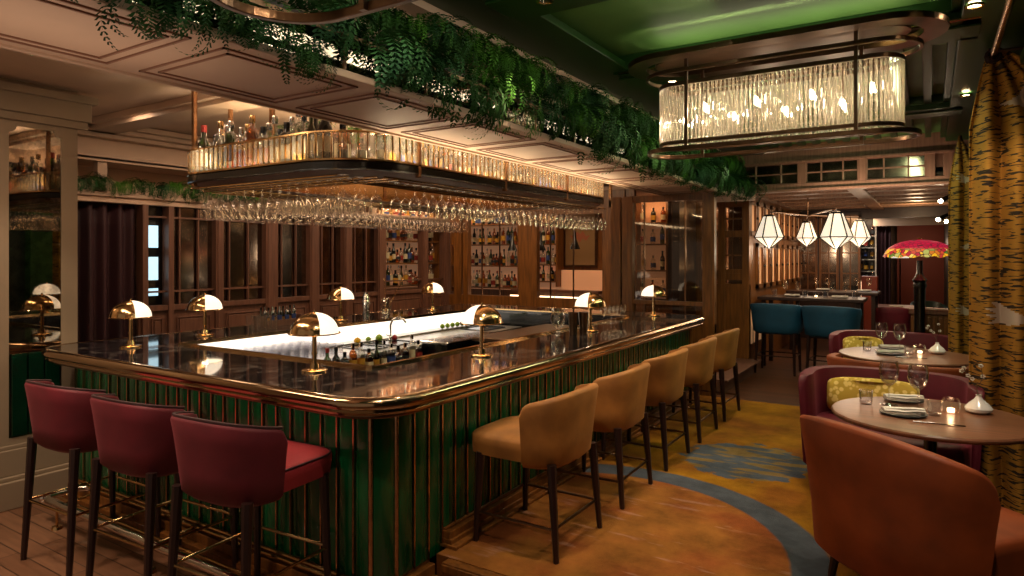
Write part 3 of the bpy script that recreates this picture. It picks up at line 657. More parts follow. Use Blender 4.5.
# foot rail with brackets
t = thing('foot_rail', 'polished brass foot rail running along the front of the bar', 'foot rail', (-4.0, 2.12, -.2))
b = MB(); pts = [(-1.18, .26, .15), (-1.20, .12, .15), (-1.16, .0, .15)]
b.tube([(-1.15, .28, .17), (-1.19, .22, .17), (-1.2, .10, .17), (-1.19, .03, .17), (-1.13, 0, .17), (-.4, 0, .17), (.4, 0, .17), (1.55, 0, .17)], .024, 10); b.blob((-1.2, 0.0, .17), .032); b.blob((1.56, 0, .17), .03)
b.build('rail', 'silver', t, True)
b = MB(); b.cyl((-1.15, .28, .20), (1.5, .28, .20), .012, n=8); b.build('rear_rail', 'brass', t, True)
for x in (-1.0, .15, 1.3):
    b = MB(); b.cyl((x, 0, .15), (x, .0, .02), .009, n=8); b.cyl((x, 0, .0), (x, 0, .02), .035, .03, n=14); b.cyl((x, 0, .15), (x, .30, .17), .009, n=8); b.cyl((x, 0.02, .13), (x, .16, .02), .008, n=8)
    b.build('bracket', 'brass', t, True)
# ---- inside of the bar
b = MB(); b.box(-4.885, -4.865, 2.98, 6.9, .80, .955)
tag(b.build('lit_back_panel', 'led'), 'long glowing white panel along the inside of the left counter', 'light panel')
t = thing('work_station', 'stainless steel bartender work station with sinks inside the bar', 'work station', (-4.5, 4.9, -.2))
b = MB(); b.box(-.365, .30, -.75, 1.95, .95, .99); b.box(-.365, .30, -1.95, -.75, .96, .975); b.build('steel_top', 'steel', t, bevel=.006)
b = MB(); b.box(-.36, -.20, -.75, 1.95, .99, 1.01); b.build('rear_ledge', 'steel', t, bevel=.004)
b = MB(); b.box(-.36, .28, -1.93, 1.93, 0, .95); b.build('cabinet', 'wooddark', t, bevel=.006)
for y0, y1 in ((-.55, -.28), (-.2, .15), (1.3, 1.75)):
    b = MB(); rrring(b, (-.17, .2, y0, y1, .03), (-.15, .18, y0+.02, y1-.02, .02), .985, 1.0, 4); b.box(-.15, .18, y0+.02, y1-.02, .90, .993); b.build('sink', 'black', t)
b = MB(); b.box(.30, .44, -1.25, .0, .80, .82); b.box(.42, .44, -1.25, .0, .82, .90); b.build('speed_rail', 'steel', t)
# underlit glass mat
b = MB(); b.box(-4.86, -4.22, 3.0, 4.12, .776, .80); tag(b.build('lit_glass_shelf', 'led2', bevel=.004), 'glowing white shelf under the rows of upturned tumblers', 'light panel')
tb = MB(); tb.lathe([(.001,.0),(.030,0),(.034,.07),(.0365,.092),(.034,.092),(.031,.07),(.027,.008),(.001,.008)], n=14)
tum = tag(tb.build('glass_tumbler', 'tglass', smooth=True), 'clear tumbler in the rows on the glowing white shelf in the bar', 'glass', 'tumblers on the lit bar shelf')
k = 0
for i in range(6):
    for j in range(11):
        p = (-4.80+i*.10, 3.08+j*.092, .80)
        if k == 0: tum.location = p
        else: o = tum.copy(); COL.objects.link(o); o.location = p
        k += 1
# board block
t = thing('cutting_station', 'pale topped block with dark sides in front of the bar sinks', 'counter block', (-4.02, 5.35, -.2))
b = MB(); b.bev(-.17, .17, -.42, .55, 1.0, 1.03); b.build('top', 'silver', t)
b = MB(); b.box(-.16, .15, -.40, .53, .0, 1.0); b.build('body', 'black', t)
b = MB(); b.lathe([(.07, 1.031), (.055, 1.034), (.001, 1.034)], (.0, .0, 0), 20); b.build('drain_cover', 'black', t, True)
t = thing('tap', 'curved chrome swan neck tap over the bar sink', 'tap', (-4.62, 4.98, .79))
b = MB(); b.tube([(0,0,0),(0,0,.16),(.01,.02,.21),(.05,.05,.235),(.10,.08,.22),(.12,.10,.18)], .011, 10); b.build('spout', 'silver', t, True)
b = MB(); b.lathe([(.022,0),(.022,.03),(.014,.05)], n=12); b.cyl((0,-.01,.05),(0,-.06,.07),.005,n=6); b.build('handle', 'silver', t, True)
FR = [('lemon','lemon','lemon',(-4.72,4.62),.034,'yellow lemon on the steel ledge nearest the tumbler shelf'),('lime','lime','lime',(-4.75,4.80),.027,'small green lime between the lemon and a bigger lime'),('lime','lime','lime',(-4.70,4.90),.036,'bigger green lime on the edge of the bar sink'),('red_apple','apple','fruit',(-4.60,5.02),.03,'small round red fruit behind the bar sink')]
for nm, m, cat, p, r, lb in FR:
    b = MB(); b.blob((0,0,r*.92), r, 14, .95); b.cyl((0,0,r*1.8),(0.004,0,r*2.0),.003,n=5); o = b.build(nm, m, smooth=True); o.location = (p[0], p[1], .792); tag(o, lb, cat)
b = MB(); b.blob((0,0,.028), .029, 12, .95); b.cyl((0,0,.054),(0,0,.06),.003,n=5)
lm = b.build('lime', 'lime', smooth=True); lm.location = (-4.76, 6.0, .81); tag(lm, 'green lime in the row along the back of the work station', 'lime', 'limes along the back ledge')
for i in range(1, 6): o = lm.copy(); COL.objects.link(o); o.location = (-4.76, 6.0+i*.095, .81)
# equipment, right inner side
t = thing('ice_well', 'dark metal under counter cooler against the right bar counter', 'cooler', (-3.35, 5.6, -.2))
b = MB(); b.box(-.42, .42, -.35, 1.1, 0, 1.02); b.build('body', 'black', t, bevel=.01)
b = MB(); b.box(-.44, .42, -.37, 1.12, 1.02, 1.06); b.build('lid', 'bronze', t, bevel=.008)
b = MB(); b.cyl((-.45, 0, .98), (-.45, .5, .98), .01, n=8); b.build('handle', 'steel', t)
# ---- mushroom lamps
def mushroom(label, x, y, face, z=.97):
    t = thing('table_lamp', label, 'lamp', (x, y, z), face, 'domed brass lamps along the bar')
    b = MB(); b.lathe([(.001,0),(.075,0),(.075,.010),(.068,.014),(.03,.016),(.022,.05),(.001,.05)], n=28); b.build('base', 'brass', t, 35)
    b = MB(); b.cyl((0,0,.04),(0,0,.235),.0135,n=14); b.cyl((0,0,.10),(0,0,.115),.018,n=14); b.build('stem', 'brass', t, 35)
    prof = [(.142, .225)]+[(.140*math.cos(R(a)), .230+.118*math.sin(R(a))) for a in range(0, 90, 9)]+[(.006,.348)]
    b = MB(); b.lathe(prof, n=26, a0=R(90), a1=R(270)); b.lathe([(r*.97, z_-.004) for r, z_ in prof], n=26, a0=R(90), a1=R(270)); o = b.build('brass_half_shade', 'brass', t, 60)
    b = MB(); b.lathe([(r*.985, z_-.001) for r, z_ in prof], n=26, a0=R(-90), a1=R(90)); o = b.build('opal_half_shade', 'opal', t, 60, label='lit white glass half of the shade')
    b = MB(); b.lathe([(.147,.221),(.152,.225),(.147,.229),(.138,.227)], n=40); b.cyl((0,0,.345),(0,0,.362),.010,.006,n=10); b.build('rim_and_finial', 'brass', t, 50)
    point((x, y, z+.26), 1.1, WARMW, .03)
    return t
for lb, x, y, f in (('brass dome lamp nearest the far left end of the front bar counter', -5.04, 2.63, R(74)), ('brass dome lamp nearest the rounded front corner of the bar', -3.07, 2.66, R(62)),
    ('brass dome lamp in front of the wooden dado, first on the left counter', -5.25, 3.36, R(58)), ('brass dome lamp beside the steel shaker on the left counter', -5.25, 4.9, R(50)), ('small far brass dome lamp before the left bottle cabinets', -5.25, 6.42, R(42)),
    ('brass dome lamp on the right counter behind the rounded corner, white half facing the taps', -2.58, 3.68, R(192)), ('brass dome lamp beside the cut glass pitcher on the right counter', -2.60, 5.42, R(196)), ('brass dome lamp at the far end of the right counter', -2.66, 7.2, R(200))):
    mushroom(lb, x, y, f)
# ================================================================ BOTTLES
def bottle_mb(kind):
    P = {'wine': [(.001,0),(.036,0),(.038,.01),(.038,.18),(.034,.205),(.016,.235),(.0145,.30),(.001,.30)],
         'spirit': [(.001,0),(.042,0),(.044,.01),(.044,.15),(.040,.175),(.018,.195),(.016,.235),(.001,.235)],
         'tall': [(.001,0),(.036,0),(.038,.01),(.038,.21),(.030,.235),(.015,.25),(.014,.30),(.001,.30)],
         'round': [(.001,0),(.030,0),(.048,.03),(.055,.08),(.048,.125),(.018,.155),(.015,.21),(.001,.21)],
         'slim': [(.001,0),(.028,0),(.030,.01),(.030,.16),(.013,.21),(.012,.29),(.001,.29)]}
    return P[kind]
BT = {}
def bottle(kind, gm, lm, cap, parts=True):
    key = (kind, gm, lm, cap, parts)
    if key in BT: return BT[key], False
    P = bottle_mb(kind); top = P[-1][1]; r = max(p[0] for p in P)
    lo = {'wine':(.06,.14),'spirit':(.04,.12),'tall':(.07,.16),'round':(.06,.10),'slim':(.05,.12)}[kind]
    if parts:
        b = MB(); b.lathe(P, n=14); o = b.build('bottle', gm, smooth=True)
        b = MB(); b.lathe([(.0165, top-.03), (.0175, top-.028), (.0175, top+.012), (.001, top+.012)], n=12); b.build('cap', cap, o, True)
        b = MB(); b.lathe([(r+.0008, lo[0]), (r+.0008, lo[1])], n=14); b.build('paper_label', lm, o, True)
        freeze(o)
    else:
        b = MB(); b.lathe(P, n=10); b.cm = 1; b.lathe([(r+.001, lo[0]), (r+.001, lo[1])], n=10); b.cm = 2; b.lathe([(.017, top-.03), (.0175, top+.012), (.001, top+.012)], n=10)
        o = b.build('bottle', [gm, lm, cap], smooth=True); KIDS[o.name] = []
    BT[key] = o
    return o, True
SPEC = {'wine': 'dark wine bottle', 'spirit': 'round shouldered spirit bottle', 'tall': 'tall straight bottle', 'round': 'squat round decanter bottle', 'slim': 'slim tapering bottle'}
GC = {'amber': 'amber', 'greenglass': 'green', 'clearb': 'clear', 'darkb': 'black'}; LC = {'labelA': 'cream', 'labelB': 'blue', 'labelC': 'red', 'labelD': 'black', 'labelG': 'gold'}
M['labelG'] = mat('gold_label', 'b8862c', .4)
def put_bottle(p, spec, where, group, parts=True, s=1.0):
    o, new = bottle(*spec, parts)
    key = spec+(parts,)
    if 'used' not in o: o['used'] = 1; o.location = p; r = o
    else: r = dup(o, p)
    r.rotation_euler = (0,0,random.random()*6.28)
    r.scale = (s, s, s*random.uniform(.97, 1.05))
    tag(r, '%s %s, %s label, %s' % (GC[spec[1]], SPEC[spec[0]], LC[spec[2]], where), 'bottle', group+', '+GC[spec[1]]+' '+spec[0]+' '+LC[spec[2]])
SP = [('spirit','amber','labelA','black'),('spirit','clearb','labelB','silver'),('tall','clearb','labelA','silver'),('wine','greenglass','labelA','labelC'),('tall','amber','labelG','brass'),('slim','greenglass','labelG','black'),('round','amber','labelD','black'),('spirit','clearb','labelC','black'),('wine','darkb','labelA','labelD'),('tall','clearb','labelG','brass'),('slim','clearb','labelA','silver'),('spirit','amber','labelD','brass'),('tall','greenglass','labelB','silver'),('spirit','darkb','labelG','black')]
# bottles of the speed rail
for i in range(13):
    put_bottle((-4.14, 3.72+i*.094, .625), SP[(i*5+3) % 14], 'in the steel speed rail inside the bar', 'speed rail bottles', s=.9)
# ================================================================ THE OVERHEAD RACK
GX0, GX1, GY0, GY1 = -4.90, -2.86, 2.80, 6.62; GR = .46; GZ = 2.188
rack = thing('overhead_bottle_rack', 'rounded overhead brass bottle rack with cut glass slats above the bar', 'rack', ((GX0+GX1)/2, (GY0+GY1)/2, GZ))
def rb(mb, name, m, **k):
    c = rack.location; mb.v = [(x-c.x, y-c.y, z-c.z) for x, y, z in mb.v]; return mb.build(name, m, rack, **k)
b = MB(); rrprof(b, GX0, GX1, GY0, GY1, GR, [(-.03,GZ),(.0,GZ),(.012,GZ+.006),(.012,GZ+.046),(.0,GZ+.052),(-.03,GZ+.052)], 14); rb(b, 'edge_band', 'black', smooth=50)
b = MB(); rrprof(b, GX0, GX1, GY0, GY1, GR, [(.008,GZ+.052),(.014,GZ+.056),(.014,GZ+.066),(.008,GZ+.07),(-.02,GZ+.07),(-.02,GZ+.052)], 14)
rrprof(b, GX0, GX1, GY0, GY1, GR, [(.006,GZ+.226),(.012,GZ+.230),(.012,GZ+.240),(.0,GZ+.242),(-.012,GZ+.234),(-.006,GZ+.226)], 14); rb(b, 'brass_rims', 'brass', smooth=50)
b = MB(); rrring(b, (GX0+.01, GX1-.01, GY0+.01, GY1-.01, GR), (GX0+.55, GX1-.55, GY0+.55, GY1-.55, .12), GZ+.03, GZ+.05, 12); rb(b, 'deck', 'bronze')
b = MB(); rrring(b, (GX0+.03, GX1-.03, GY0+.03, GY1-.03, GR), (GX0+.52, GX1-.52, GY0+.52, GY1-.52, .12), GZ-.0, GZ+.028, 12); rb(b, 'underside_panel', 'woodrose')
b = MB(); rrprof(b, GX0+.55, GX1-.55, GY0+.55, GY1-.55, .12, [(-.01,GZ-.02),(.012,GZ-.02),(.012,GZ+.12),(-.01,GZ+.12)], 6); rb(b, 'inner_band', 'brass')
# slats along the outer path
def path_pts(off, step):
    L = rr(GX0-off, GX1+off, GY0-off, GY1+off, GR+off, 0, 24); L.append(L[0]); out = []; acc = 0
    for a, c in zip(L, L[1:]):
        a = Vector(a); c = Vector(c); d = (c-a).length
        if d < 1e-6: continue
        while acc <= d:
            q = a+(c-a)*(acc/d); out.append((q, math.atan2((c-a).y, (c-a).x))); acc += step
        acc -= d
    return out
b = MB()
for q, a in path_pts(0, .055):
    T = Matrix.Translation((q.x, q.y, 0)) @ yrot(a)
    w, d = .020, .007
    pr = [(-w, 0), (-w*.6, -d), (w*.6, -d), (w, 0), (w*.6, d), (-w*.6, d)]
    b.stack([[T @ Vector((x, y, z)) for x, y in pr] for z in (GZ+.068, GZ+.228)])
rb(b, 'glass_slats', 'slat')
b = MB()
for q, a in path_pts(0, .055):
    T = Matrix.Translation((q.x, q.y, 0)) @ yrot(a); b.box(.0255, .0295, -.007, .007, GZ+.068, GZ+.228, T)
rb(b, 'brass_dividers', 'brass')
for x, y in ((GX0+.02, GY0+.55), (GX0+.30, GY0+.06), (GX1, GY0+.55), (GX1, GY0+1.6), (GX1, GY0+2.65), (GX0, GY1-.6), (GX1-.03, GY1-.10)):
    b = MB(); b.box(x-.014, x+.014, y-.014, y+.014, GZ-.02, GZ+.25 if x > GX0+.5 else 2.96); rb(b, 'post', 'copper')
for x, y in ((GX0+.55, GY0+.55), (GX1-.55, GY0+.55), (GX0+.55, GY1-.55), (GX1-.55, GY1-.55), (GX0+.55, GY0+1.8), (GX1-.55, GY0+1.8)):
    b = MB(); b.box(x-.016, x+.016, y-.016, y+.016, GZ, 2.96); rb(b, 'hanger', 'copper')
# hanging rails under the deck
b = MB()
for k in range(5):
    y = GY0+.07+k*.10; b.cyl((GX0+.25 if k < 2 else GX0+.08, y, GZ-.035), (GX1-.25 if k < 2 else GX1-.1, y, GZ-.035), .006, n=6)
    x = GX1-.07-k*.10; b.cyl((x, GY0+.30, GZ-.035), (x, GY1-.1, GZ-.035), .006, n=6)
    x = GX0+.07+k*.10; b.cyl((x, GY0+.35, GZ-.035), (x, GY1-.1, GZ-.035), .006, n=6)
rb(b, 'glass_hanging_rails', 'brass')
area(((GX0+GX1)/2-.05, GY0+.16, GZ+.06), (1.2, .05), 22, (1,.86,.66), (R(180), 0, 0))
area((GX1-.155, 4.7, GZ+.06), (.04, 3.2), 34, (1,.84,.62), (R(180), 0, 0))
area((GX0+.25, 4.7, GZ+.30), (.05, 3.2), 18, (1,.75,.45), (R(180), 0, 0))
area(((GX0+GX1)/2, 4.7, GZ-.02), (.2, 2.6), 10, (1,.75,.45), (0, 0, 0))
# bottles on the deck
random.seed(11)
i = 0
for row in (0, 1):
    off = -.09-.13*row
    for q, a in path_pts(off, .12):
        if q.y > GY1-.3 or (q.x < GX0+.4 and q.y > GY0+1.6): continue
        where = 'on the %s side of the overhead rack' % ('front' if q.y < GY0+.45 else 'right' if q.x > -3.7 else 'left')
        sp = SP[(i*3+row) % 14]; i += 1
        if sp[0] != 'round' or q.y > 3.3: put_bottle((q.x, q.y, GZ+.05), sp, where, 'bottles '+where[0:], s=(1.2 if q.x < -3.2 and q.y < GY0+.5 else .66))
# hanging wine glasses
WP = [(.001,0),(.034,0),(.035,.002),(.012,.005),(.0035,.012),(.0032,.085),(.010,.092),(.028,.112),(.038,.145),(.037,.175),(.031,.205)]
def wineglass(name='wine_glass', k=1.0, n=14):
    b = MB(); b.lathe([(r, z) for r, z in WP]+[(.030,.205),(.036,.175),(.037,.145),(.027,.114),(.001,.096)], n=n); return b.build(name, 'glass', smooth=True)
hg = wineglass('hanging_wine_glass', n=10)
hg.rotation_euler = (PI, 0, 0)
spots = []
for k in range(3):
    y = GY0+.10+k*.15
    for j in range(19):
        x = GX0+.14+j*.098+(.3 if k == 0 else 0)
        if x < GX1-.16: spots.append((x, y, 'front'))
for k in range(2):
    x = GX1-.09-k*.17
    for j in range(38):
        y = GY0+.62+j*.098
        if y < GY1-.1: spots.append((x, y, 'right'))
for k in range(2):
    x = GX0+.10+k*.14
    for j in range(28): spots.append((x, GY0+.68+j*.105, 'left'))
first = True
for x, y, side in spots:
    o = hg if first else hg.copy()
    if not first: COL.objects.link(o)
    first = False; o.location = (x, y, GZ-.03); o.scale = (1.1, 1.1, 1.12)
    tag(o, 'clear wine glass hanging upside down in rows under the %s side of the overhead rack' % side, 'glass', 'glasses under the %s side of the rack' % side)
# ================================================================ COUNTERTOP THINGS
t = thing('cut_glass_pitcher', 'cut glass stirring pitcher with spoon on the right counter', 'pitcher', (-2.76, 5.10, .97))
b = MB(); b.lathe([(.001,0),(.05,0),(.05,.008),(.018,.02),(.020,.04),(.055,.075),(.066,.12),(.058,.165),(.05,.185),(.060,.215),(.056,.215),(.046,.185),(.054,.165),(.061,.12),(.05,.08),(.001,.05)], n=20); b.build('body', 'clearb', t)
b = MB(); b.tube([(.05,0,.20),(.09,0,.20),(.10,0,.14),(.06,0,.09)], .006, 8); b.build('handle', 'glass', t, True)
b = MB(); b.cyl((.0,.0,.05),(-.05,.02,.36),.003,n=6); b.build('bar_spoon', 'brass', t)
for i, (x, y) in enumerate(((-2.62, 5.12), (-2.56, 5.20))):
    b = MB(); b.lathe([(.001,0),(.032,0),(.046,.19),(.043,.19),(.03,.006),(.001,.006)], n=18); o = b.build('shaker_tin', 'bronze', smooth=40); o.location = (x, y, .97)
    tag(o, ['dark tapered shaker tin touching the cut glass pitcher', 'dark tapered shaker tin, further of the two by the pitcher'][i], 'shaker')
sg = wineglass('coupe_glass'); sg.scale = (.9,.9,.85); sg.location = (-2.78, 6.1, .97); tag(sg, 'small stemmed glass in the cluster beside the far lamps on the right counter', 'glass', 'stemmed glasses on the right counter')
for i in range(1, 8):
    o = sg.copy(); COL.objects.link(o); o.location = (-2.78+.085*(i % 2), 6.1+.1*(i//2), .97)
t = thing('cocktail_shaker', 'tall steel cocktail shaker on the left counter', 'shaker', (-5.36, 5.38, .97))
b = MB(); b.lathe([(.001,0),(.038,0),(.042,.02),(.046,.19),(.04,.20)], n=18); b.build('tin', 'silver', t, 40)
b = MB(); b.lathe([(.046,.19),(.047,.205),(.028,.245),(.026,.27),(.001,.275)], n=18); b.build('lid', 'silver', t, 40)
t = thing('mixing_jug', 'round cut glass jug with two long bar spoons on the left counter', 'jug', (-5.38, 5.72, .97))
b = MB(); b.lathe([(.001,0),(.04,0),(.06,.05),(.066,.10),(.055,.15),(.045,.17),(.052,.19),(.048,.19),(.042,.17),(.062,.10),(.05,.03),(.001,.01)], n=18); b.build('body', 'clearb', t)
for dx in (.20, -.10):
    b = MB(); b.cyl((0,0,.04),(dx,.08,.40),.0035,n=6); b.blob((dx,.08,.40),.009,8); b.build('spoon', 'brass', t)
t = thing('wooden_bottle_crate', 'low wooden box holding small bitters bottles on the left counter', 'box', (-5.42, 4.25, .97))
b = MB(); b.box(-.08, .08, -.22, .22, 0, .012); b.box(-.08, -.068, -.22, .22, .012, .10); b.box(.068, .08, -.22, .22, .012, .06); b.box(-.08, .08, -.22, -.208, .012, .10); b.box(-.08, .08, .208, .22, .012, .10); b.build('box', 'woodrose', t, bevel=.002)
random.seed(3)
for i in range(10): put_bottle((-5.45+.06*(i % 2), 4.07+(i//2)*.085, .984), SP[(i*7+5) % 14], 'in the wooden box on the left counter', 'bitters bottles in the wooden box', s=.55)
# upright tumblers beside the near lamp
tt = MB(); tt.lathe([(.001,0),(.028,0),(.033,.13),(.0305,.13),(.026,.01),(.001,.01)], n=16)
hb = tt.build('highball_glass', 'glass', smooth=True); tag(hb, 'tall highball glass in the cluster on the left counter behind the near lamp', 'glass', 'highball glasses behind the near lamp')
for i in range(9):
    o = hb if i == 0 else hb.copy()
    if i: COL.objects.link(o)
    o.location = (-5.32+.075*(i % 3), 3.85+.075*(i//3)*1.0, .97)
# ================================================================ SHELVES BEHIND THE BAR
def shelf_unit(name, label, x0, x1, y0, y1, zs, axis, backm='shelfglow', n_per=.085, where='', skip=0, m='wood'):
    """zs: shelf heights; axis 'x' (runs along x, back at y1) or 'y' (runs along y, back at x0)"""
    t = thing(name, label, 'shelves', ((x0+x1)/2, (y0+y1)/2, zs[0]-.1)); c = t.location
    def q(b, nm, mm, **k):
        b.v = [(x-c.x, y-c.y, z-c.z) for x, y, z in b.v]; return b.build(nm, mm, t, **k)
    b = MB()
    if axis == 'x': b.box(x0, x1, y1, y1+.01, zs[0]-.05, zs[-1]+.42)
    else: b.box(x0-.01, x0, y0, y1, zs[0]-.05, zs[-1]+.32)
    q(b, 'back_panel', backm)
    for z in zs:
        b = MB(); b.box(x0, x1, y0, y1, z-.022, z); q(b, 'shelf', m)
    zb, zt = zs[0]-.1, zs[-1]+.34
    for e in (0, 1):
        b = MB()
        if axis == 'x': b.box(*((x0-.03, x0) if e == 0 else (x1, x1+.03)), y0, y1, zb, zt)
        else: b.box(x0, x1, *((y0-.03, y0) if e == 0 else (y1, y1+.03)), zb, zt)
        q(b, 'side_panel', m)
    if axis == 'x': area(((x0+x1)/2, y0-.15, zt), (x1-x0, .04), 5*(x1-x0), (1,.68,.4), (R(25), 0, 0))
    else: area((x1+.15, (y0+y1)/2, zt), (.04, y1-y0), 5*(y1-y0), (1,.68,.4), (0, R(25), 0))
    L = (x1-x0) if axis == 'x' else (y1-y0)
    for zi, z in enumerate(zs):
        k = int(L/n_per)
        for i in range(k):
            if random.random() < skip: continue
            u = (i+.5)/k*L+random.uniform(-.01, .01)
            p = (x0+u, (y0+y1)/2+random.uniform(-.03,.03), z) if axis == 'x' else ((x0+x1)/2+random.uniform(-.03,.03), y0+u, z)
            put_bottle(p, SP[random.randrange(14)], 'on the %s shelf %s' % (['lowest','second','third','fourth','top'][zi], where), 'bottles on the %s shelf %s' % (['lowest','second','third','fourth','top'][zi], where), parts=False, s=1.0)
    return t
random.seed(5)
b = MB(); b.box(XW-.40, XW-.12, 7.3, 9.0, -.2, 1.10); struct('trim_17', b, 'wooddark')
shelf_unit('bottle_cabinet', 'backlit bottle cabinet set into the left glazed wall', XW-.36, XW-.12, 7.42, 8.88, [1.18, 1.54, 1.90, 2.22], 'y', where='of the left wall cabinet', n_per=.082)
shelf_unit('bottle_shelves', 'glowing bottle shelves behind the screen, left bay', -7.95, -6.42, 10.3, 10.55, [1.06, 1.47, 1.87, 2.25], 'x', where='of the left back bay', n_per=.078)
shelf_unit('bottle_shelves', 'glowing bottle shelves behind the screen, beside the framed picture', -6.15, -5.62, 10.3, 10.55, [1.20, 1.50, 1.87, 2.25], 'x', where='next to the framed picture', n_per=.078)
shelf_unit('bottle_shelves', 'narrow lit bottle shelves seen through the far glazed partition', -4.1, -3.6, 10.3, 10.5, [1.0, 1.42, 1.85, 2.2], 'x', where='behind the far partition', n_per=.16)
t = thing('framed_picture', 'framed beige picture with a pink drawing, hung behind the bar', 'picture', (-5.27, 10.565, 1.45))
b = MB(); b.box(-.33, .33, 0, .03, 0, .98); b.build('frame', 'bronze', t, bevel=.006)
b = MB(); b.box(-.29, .29, -.004, 0, .04, .94); b.build('sheet', mat('beige_print', '8a6a44', .7), t)
b = MB(); random.seed(2)
pts = [(-.2+.4*i/24, -.007, .52+.02*math.sin(i*.9)+.025*random.random()) for i in range(25)]; b.strip([[(x, y, z-.06*math.sin(PI*i/24)) for i, (x, y, z) in enumerate(pts)], [(x, y, z+.08*math.sin(PI*i/24)+.004) for i, (x, y, z) in enumerate(pts)]]); b.build('drawing', mat('pink_drawing', '9c5a40', .8), t)
area((-5.3, 9.9, 2.55), (1.6, .05), 9, WARM, (R(-20), 0, 0))
t = thing('lit_ledge', 'glowing pink topped back ledge under the picture', 'ledge', (-5.5, 10.2, 1.0))
b = MB(); b.box(-1.0, .75, .0, .3, 0, .05); b.build('top', 'woodrose', t); b = MB(); b.box(-1.0, .75, .26, .3, .05, .40); b.build('backsplash', 'shelfglow', t)
b = MB(); b.box(-1.0, .75, -.02, .0, -.12, -.06); b.build('light_strip', 'ledwarm', t)
t = thing('long_wine_bench', 'claret banquette behind the bar under the lit ledge', 'bench', (-5.0, 9.7, -.2))
b = MB(); b.stack([sup(0, .1, .95, .12, 6, z) for z in (0, .6, 1.0, 1.03)]); b.build('back', 'wine', t, True); b = MB(); b.stack([sup(0, -.15, .95, .3, 6, z) for z in (0, .3, .6, .62)]); b.build('seat', 'wine', t, True)
def pend(x, y, zb, lab):
    t = thing('pendant_lamp', lab, 'pendant lamp', (x, y, 2.62))
    b = MB(); b.cyl((0,0,0),(0,0,zb-2.62+.3),.004,n=6); b.build('cord', 'black', t)
    b = MB(); b.lathe([(.012,.30),(.02,.26),(.028,.15),(.075,.03),(.085,.0),(.08,.0),(.03,.13),(.012,.25)], (0,0,zb-2.62), 18); b.build('shade', 'black', t, True)
pend(-6.02, 9.5, 1.74, 'black bell pendant lamp left of the wide timber post'); pend(-5.46, 9.5, 1.74, 'black bell pendant lamp right of the wide timber post'); pend(-4.83, 9.5, 1.76, 'black bell pendant lamp in front of the framed picture')
# ================================================================ SEATING
def tub(name, label, cat, loc, rz, m, w, d, seat_z, back_z, shell_z, leg_z0=0, drop=.05, T=118, flare=.03, thick=.05, m_seat=None, pipe=None, foot=None, leg='leg', n=3.2, cr=.05, group=None, foot_z=.18, leg_in=.07, legs=True, front=.0, footm='leg', sth=.11):
    """upholstered tub seat: faces +Y; back shell wraps round -Y"""
    t = thing(name, label, cat, loc, rz, group)
    a, bb_ = w/2, d/2
    def plan(u, grow, fwd=1):   # u in degrees from the back (-Y)
        x, y = math.sin(R(u)), -math.cos(R(u))
        px = math.copysign(abs(x)**(2/n), x)*(a+grow); py = math.copysign(abs(y)**(2/n), y)*(bb_+grow)
        return px, py
    N = 72; loops = []
    for i in range(N+1):
        u = -T+2*T*i/N; e = abs(u)/T
        ht = back_z-drop*e**2.0
        dist = (1-e)*R(T)*(a+bb_)*.5
        if dist < cr: ht -= cr-math.sqrt(max(0, cr*cr-(cr-dist)**2))
        ed = min(1, (1-e)*N/2.2/1.0+.25)      # slim the ends
        th = thick*min(1, .45+.55*min(1, (1-e)*12))
        prof = []
        # outer face, bottom to top
        for z, g in ((shell_z, -.045), (shell_z+.03, -.012), (shell_z+(ht-shell_z)*.35, 0), (shell_z+(ht-shell_z)*.75, flare*.6), (ht-.02, flare), (ht-.004, flare-.006)):
            prof.append((z, g))
        for z, g in ((ht, flare-.014-.0), (ht-.004, flare-th+.004), (ht-.02, flare-th), (shell_z+(ht-shell_z)*.5, -th+.005), (shell_z+.05, -th-.01), (shell_z+.0, -th-.02)):
            prof.append((z, g))
        loops.append([(plan(u, g)[0], plan(u, g)[1], z) for z, g in prof])
    b = MB(); b.stack(loops); so = b.build('backrest', m, t, 60)
    if pipe:
        b = MB(); b.tube([(plan(u, flare-.012)[0], plan(u, flare-.012)[1], back_z-drop*(abs(u)/T)**2+.002) for u in [(-T+2*T*i/40)*.955 for i in range(41)]], .008, 6); b.build('piping', pipe, t, True)
    # seat cushion
    b = MB(); L = []
    a2, b2 = a-thick*.6, bb_-thick*.3
    for z, g in ((shell_z+.02, -.03), (shell_z+.03, -.005), (seat_z-.06, 0), (seat_z-.02, .002), (seat_z-.006, -.01), (seat_z, -.03), (seat_z+.008, -.10), (seat_z+.012, -.2)):
        L.append(sup(0, front, a2+g, b2+g, 4.5, z, 48))
    b.stack(L); b.build('seat', m_seat or m, t, 60)
    if pipe:
        b = MB(); b.tube(sup(0, front, a2-.004, b2-.004, 4.5, seat_z-.008, 48), .006, 6, closed=True); b.build('seat_piping', pipe, t, True)
    if legs:
        fx, fy = a-leg_in, bb_-leg_in
        for sx in (-1, 1):
            for sy in (-1, 1):
                b = MB(); top = (sx*(fx-.02), sy*(fy-.02), shell_z+.04); bot = (sx*fx, sy*(fy+(.02 if sy < 0 else 0)), leg_z0)
                b.cyl(bot, top, .016, .027, 8, R(22.5)); b.build('leg', leg, t, 30)
    if foot:
        fx, fy = a-leg_in-.004, bb_-leg_in
        for p, q in (((-fx, -fy), (fx, -fy)), ((-fx, -fy), (-fx, fy)), ((fx, -fy), (fx, fy)), ((-fx, fy), (fx, fy))):
            b = MB(); b.cyl((p[0], p[1], foot_z), (q[0], q[1], foot_z), .0085, n=8); b.build('footrest_bar', footm, t, True)
    return t
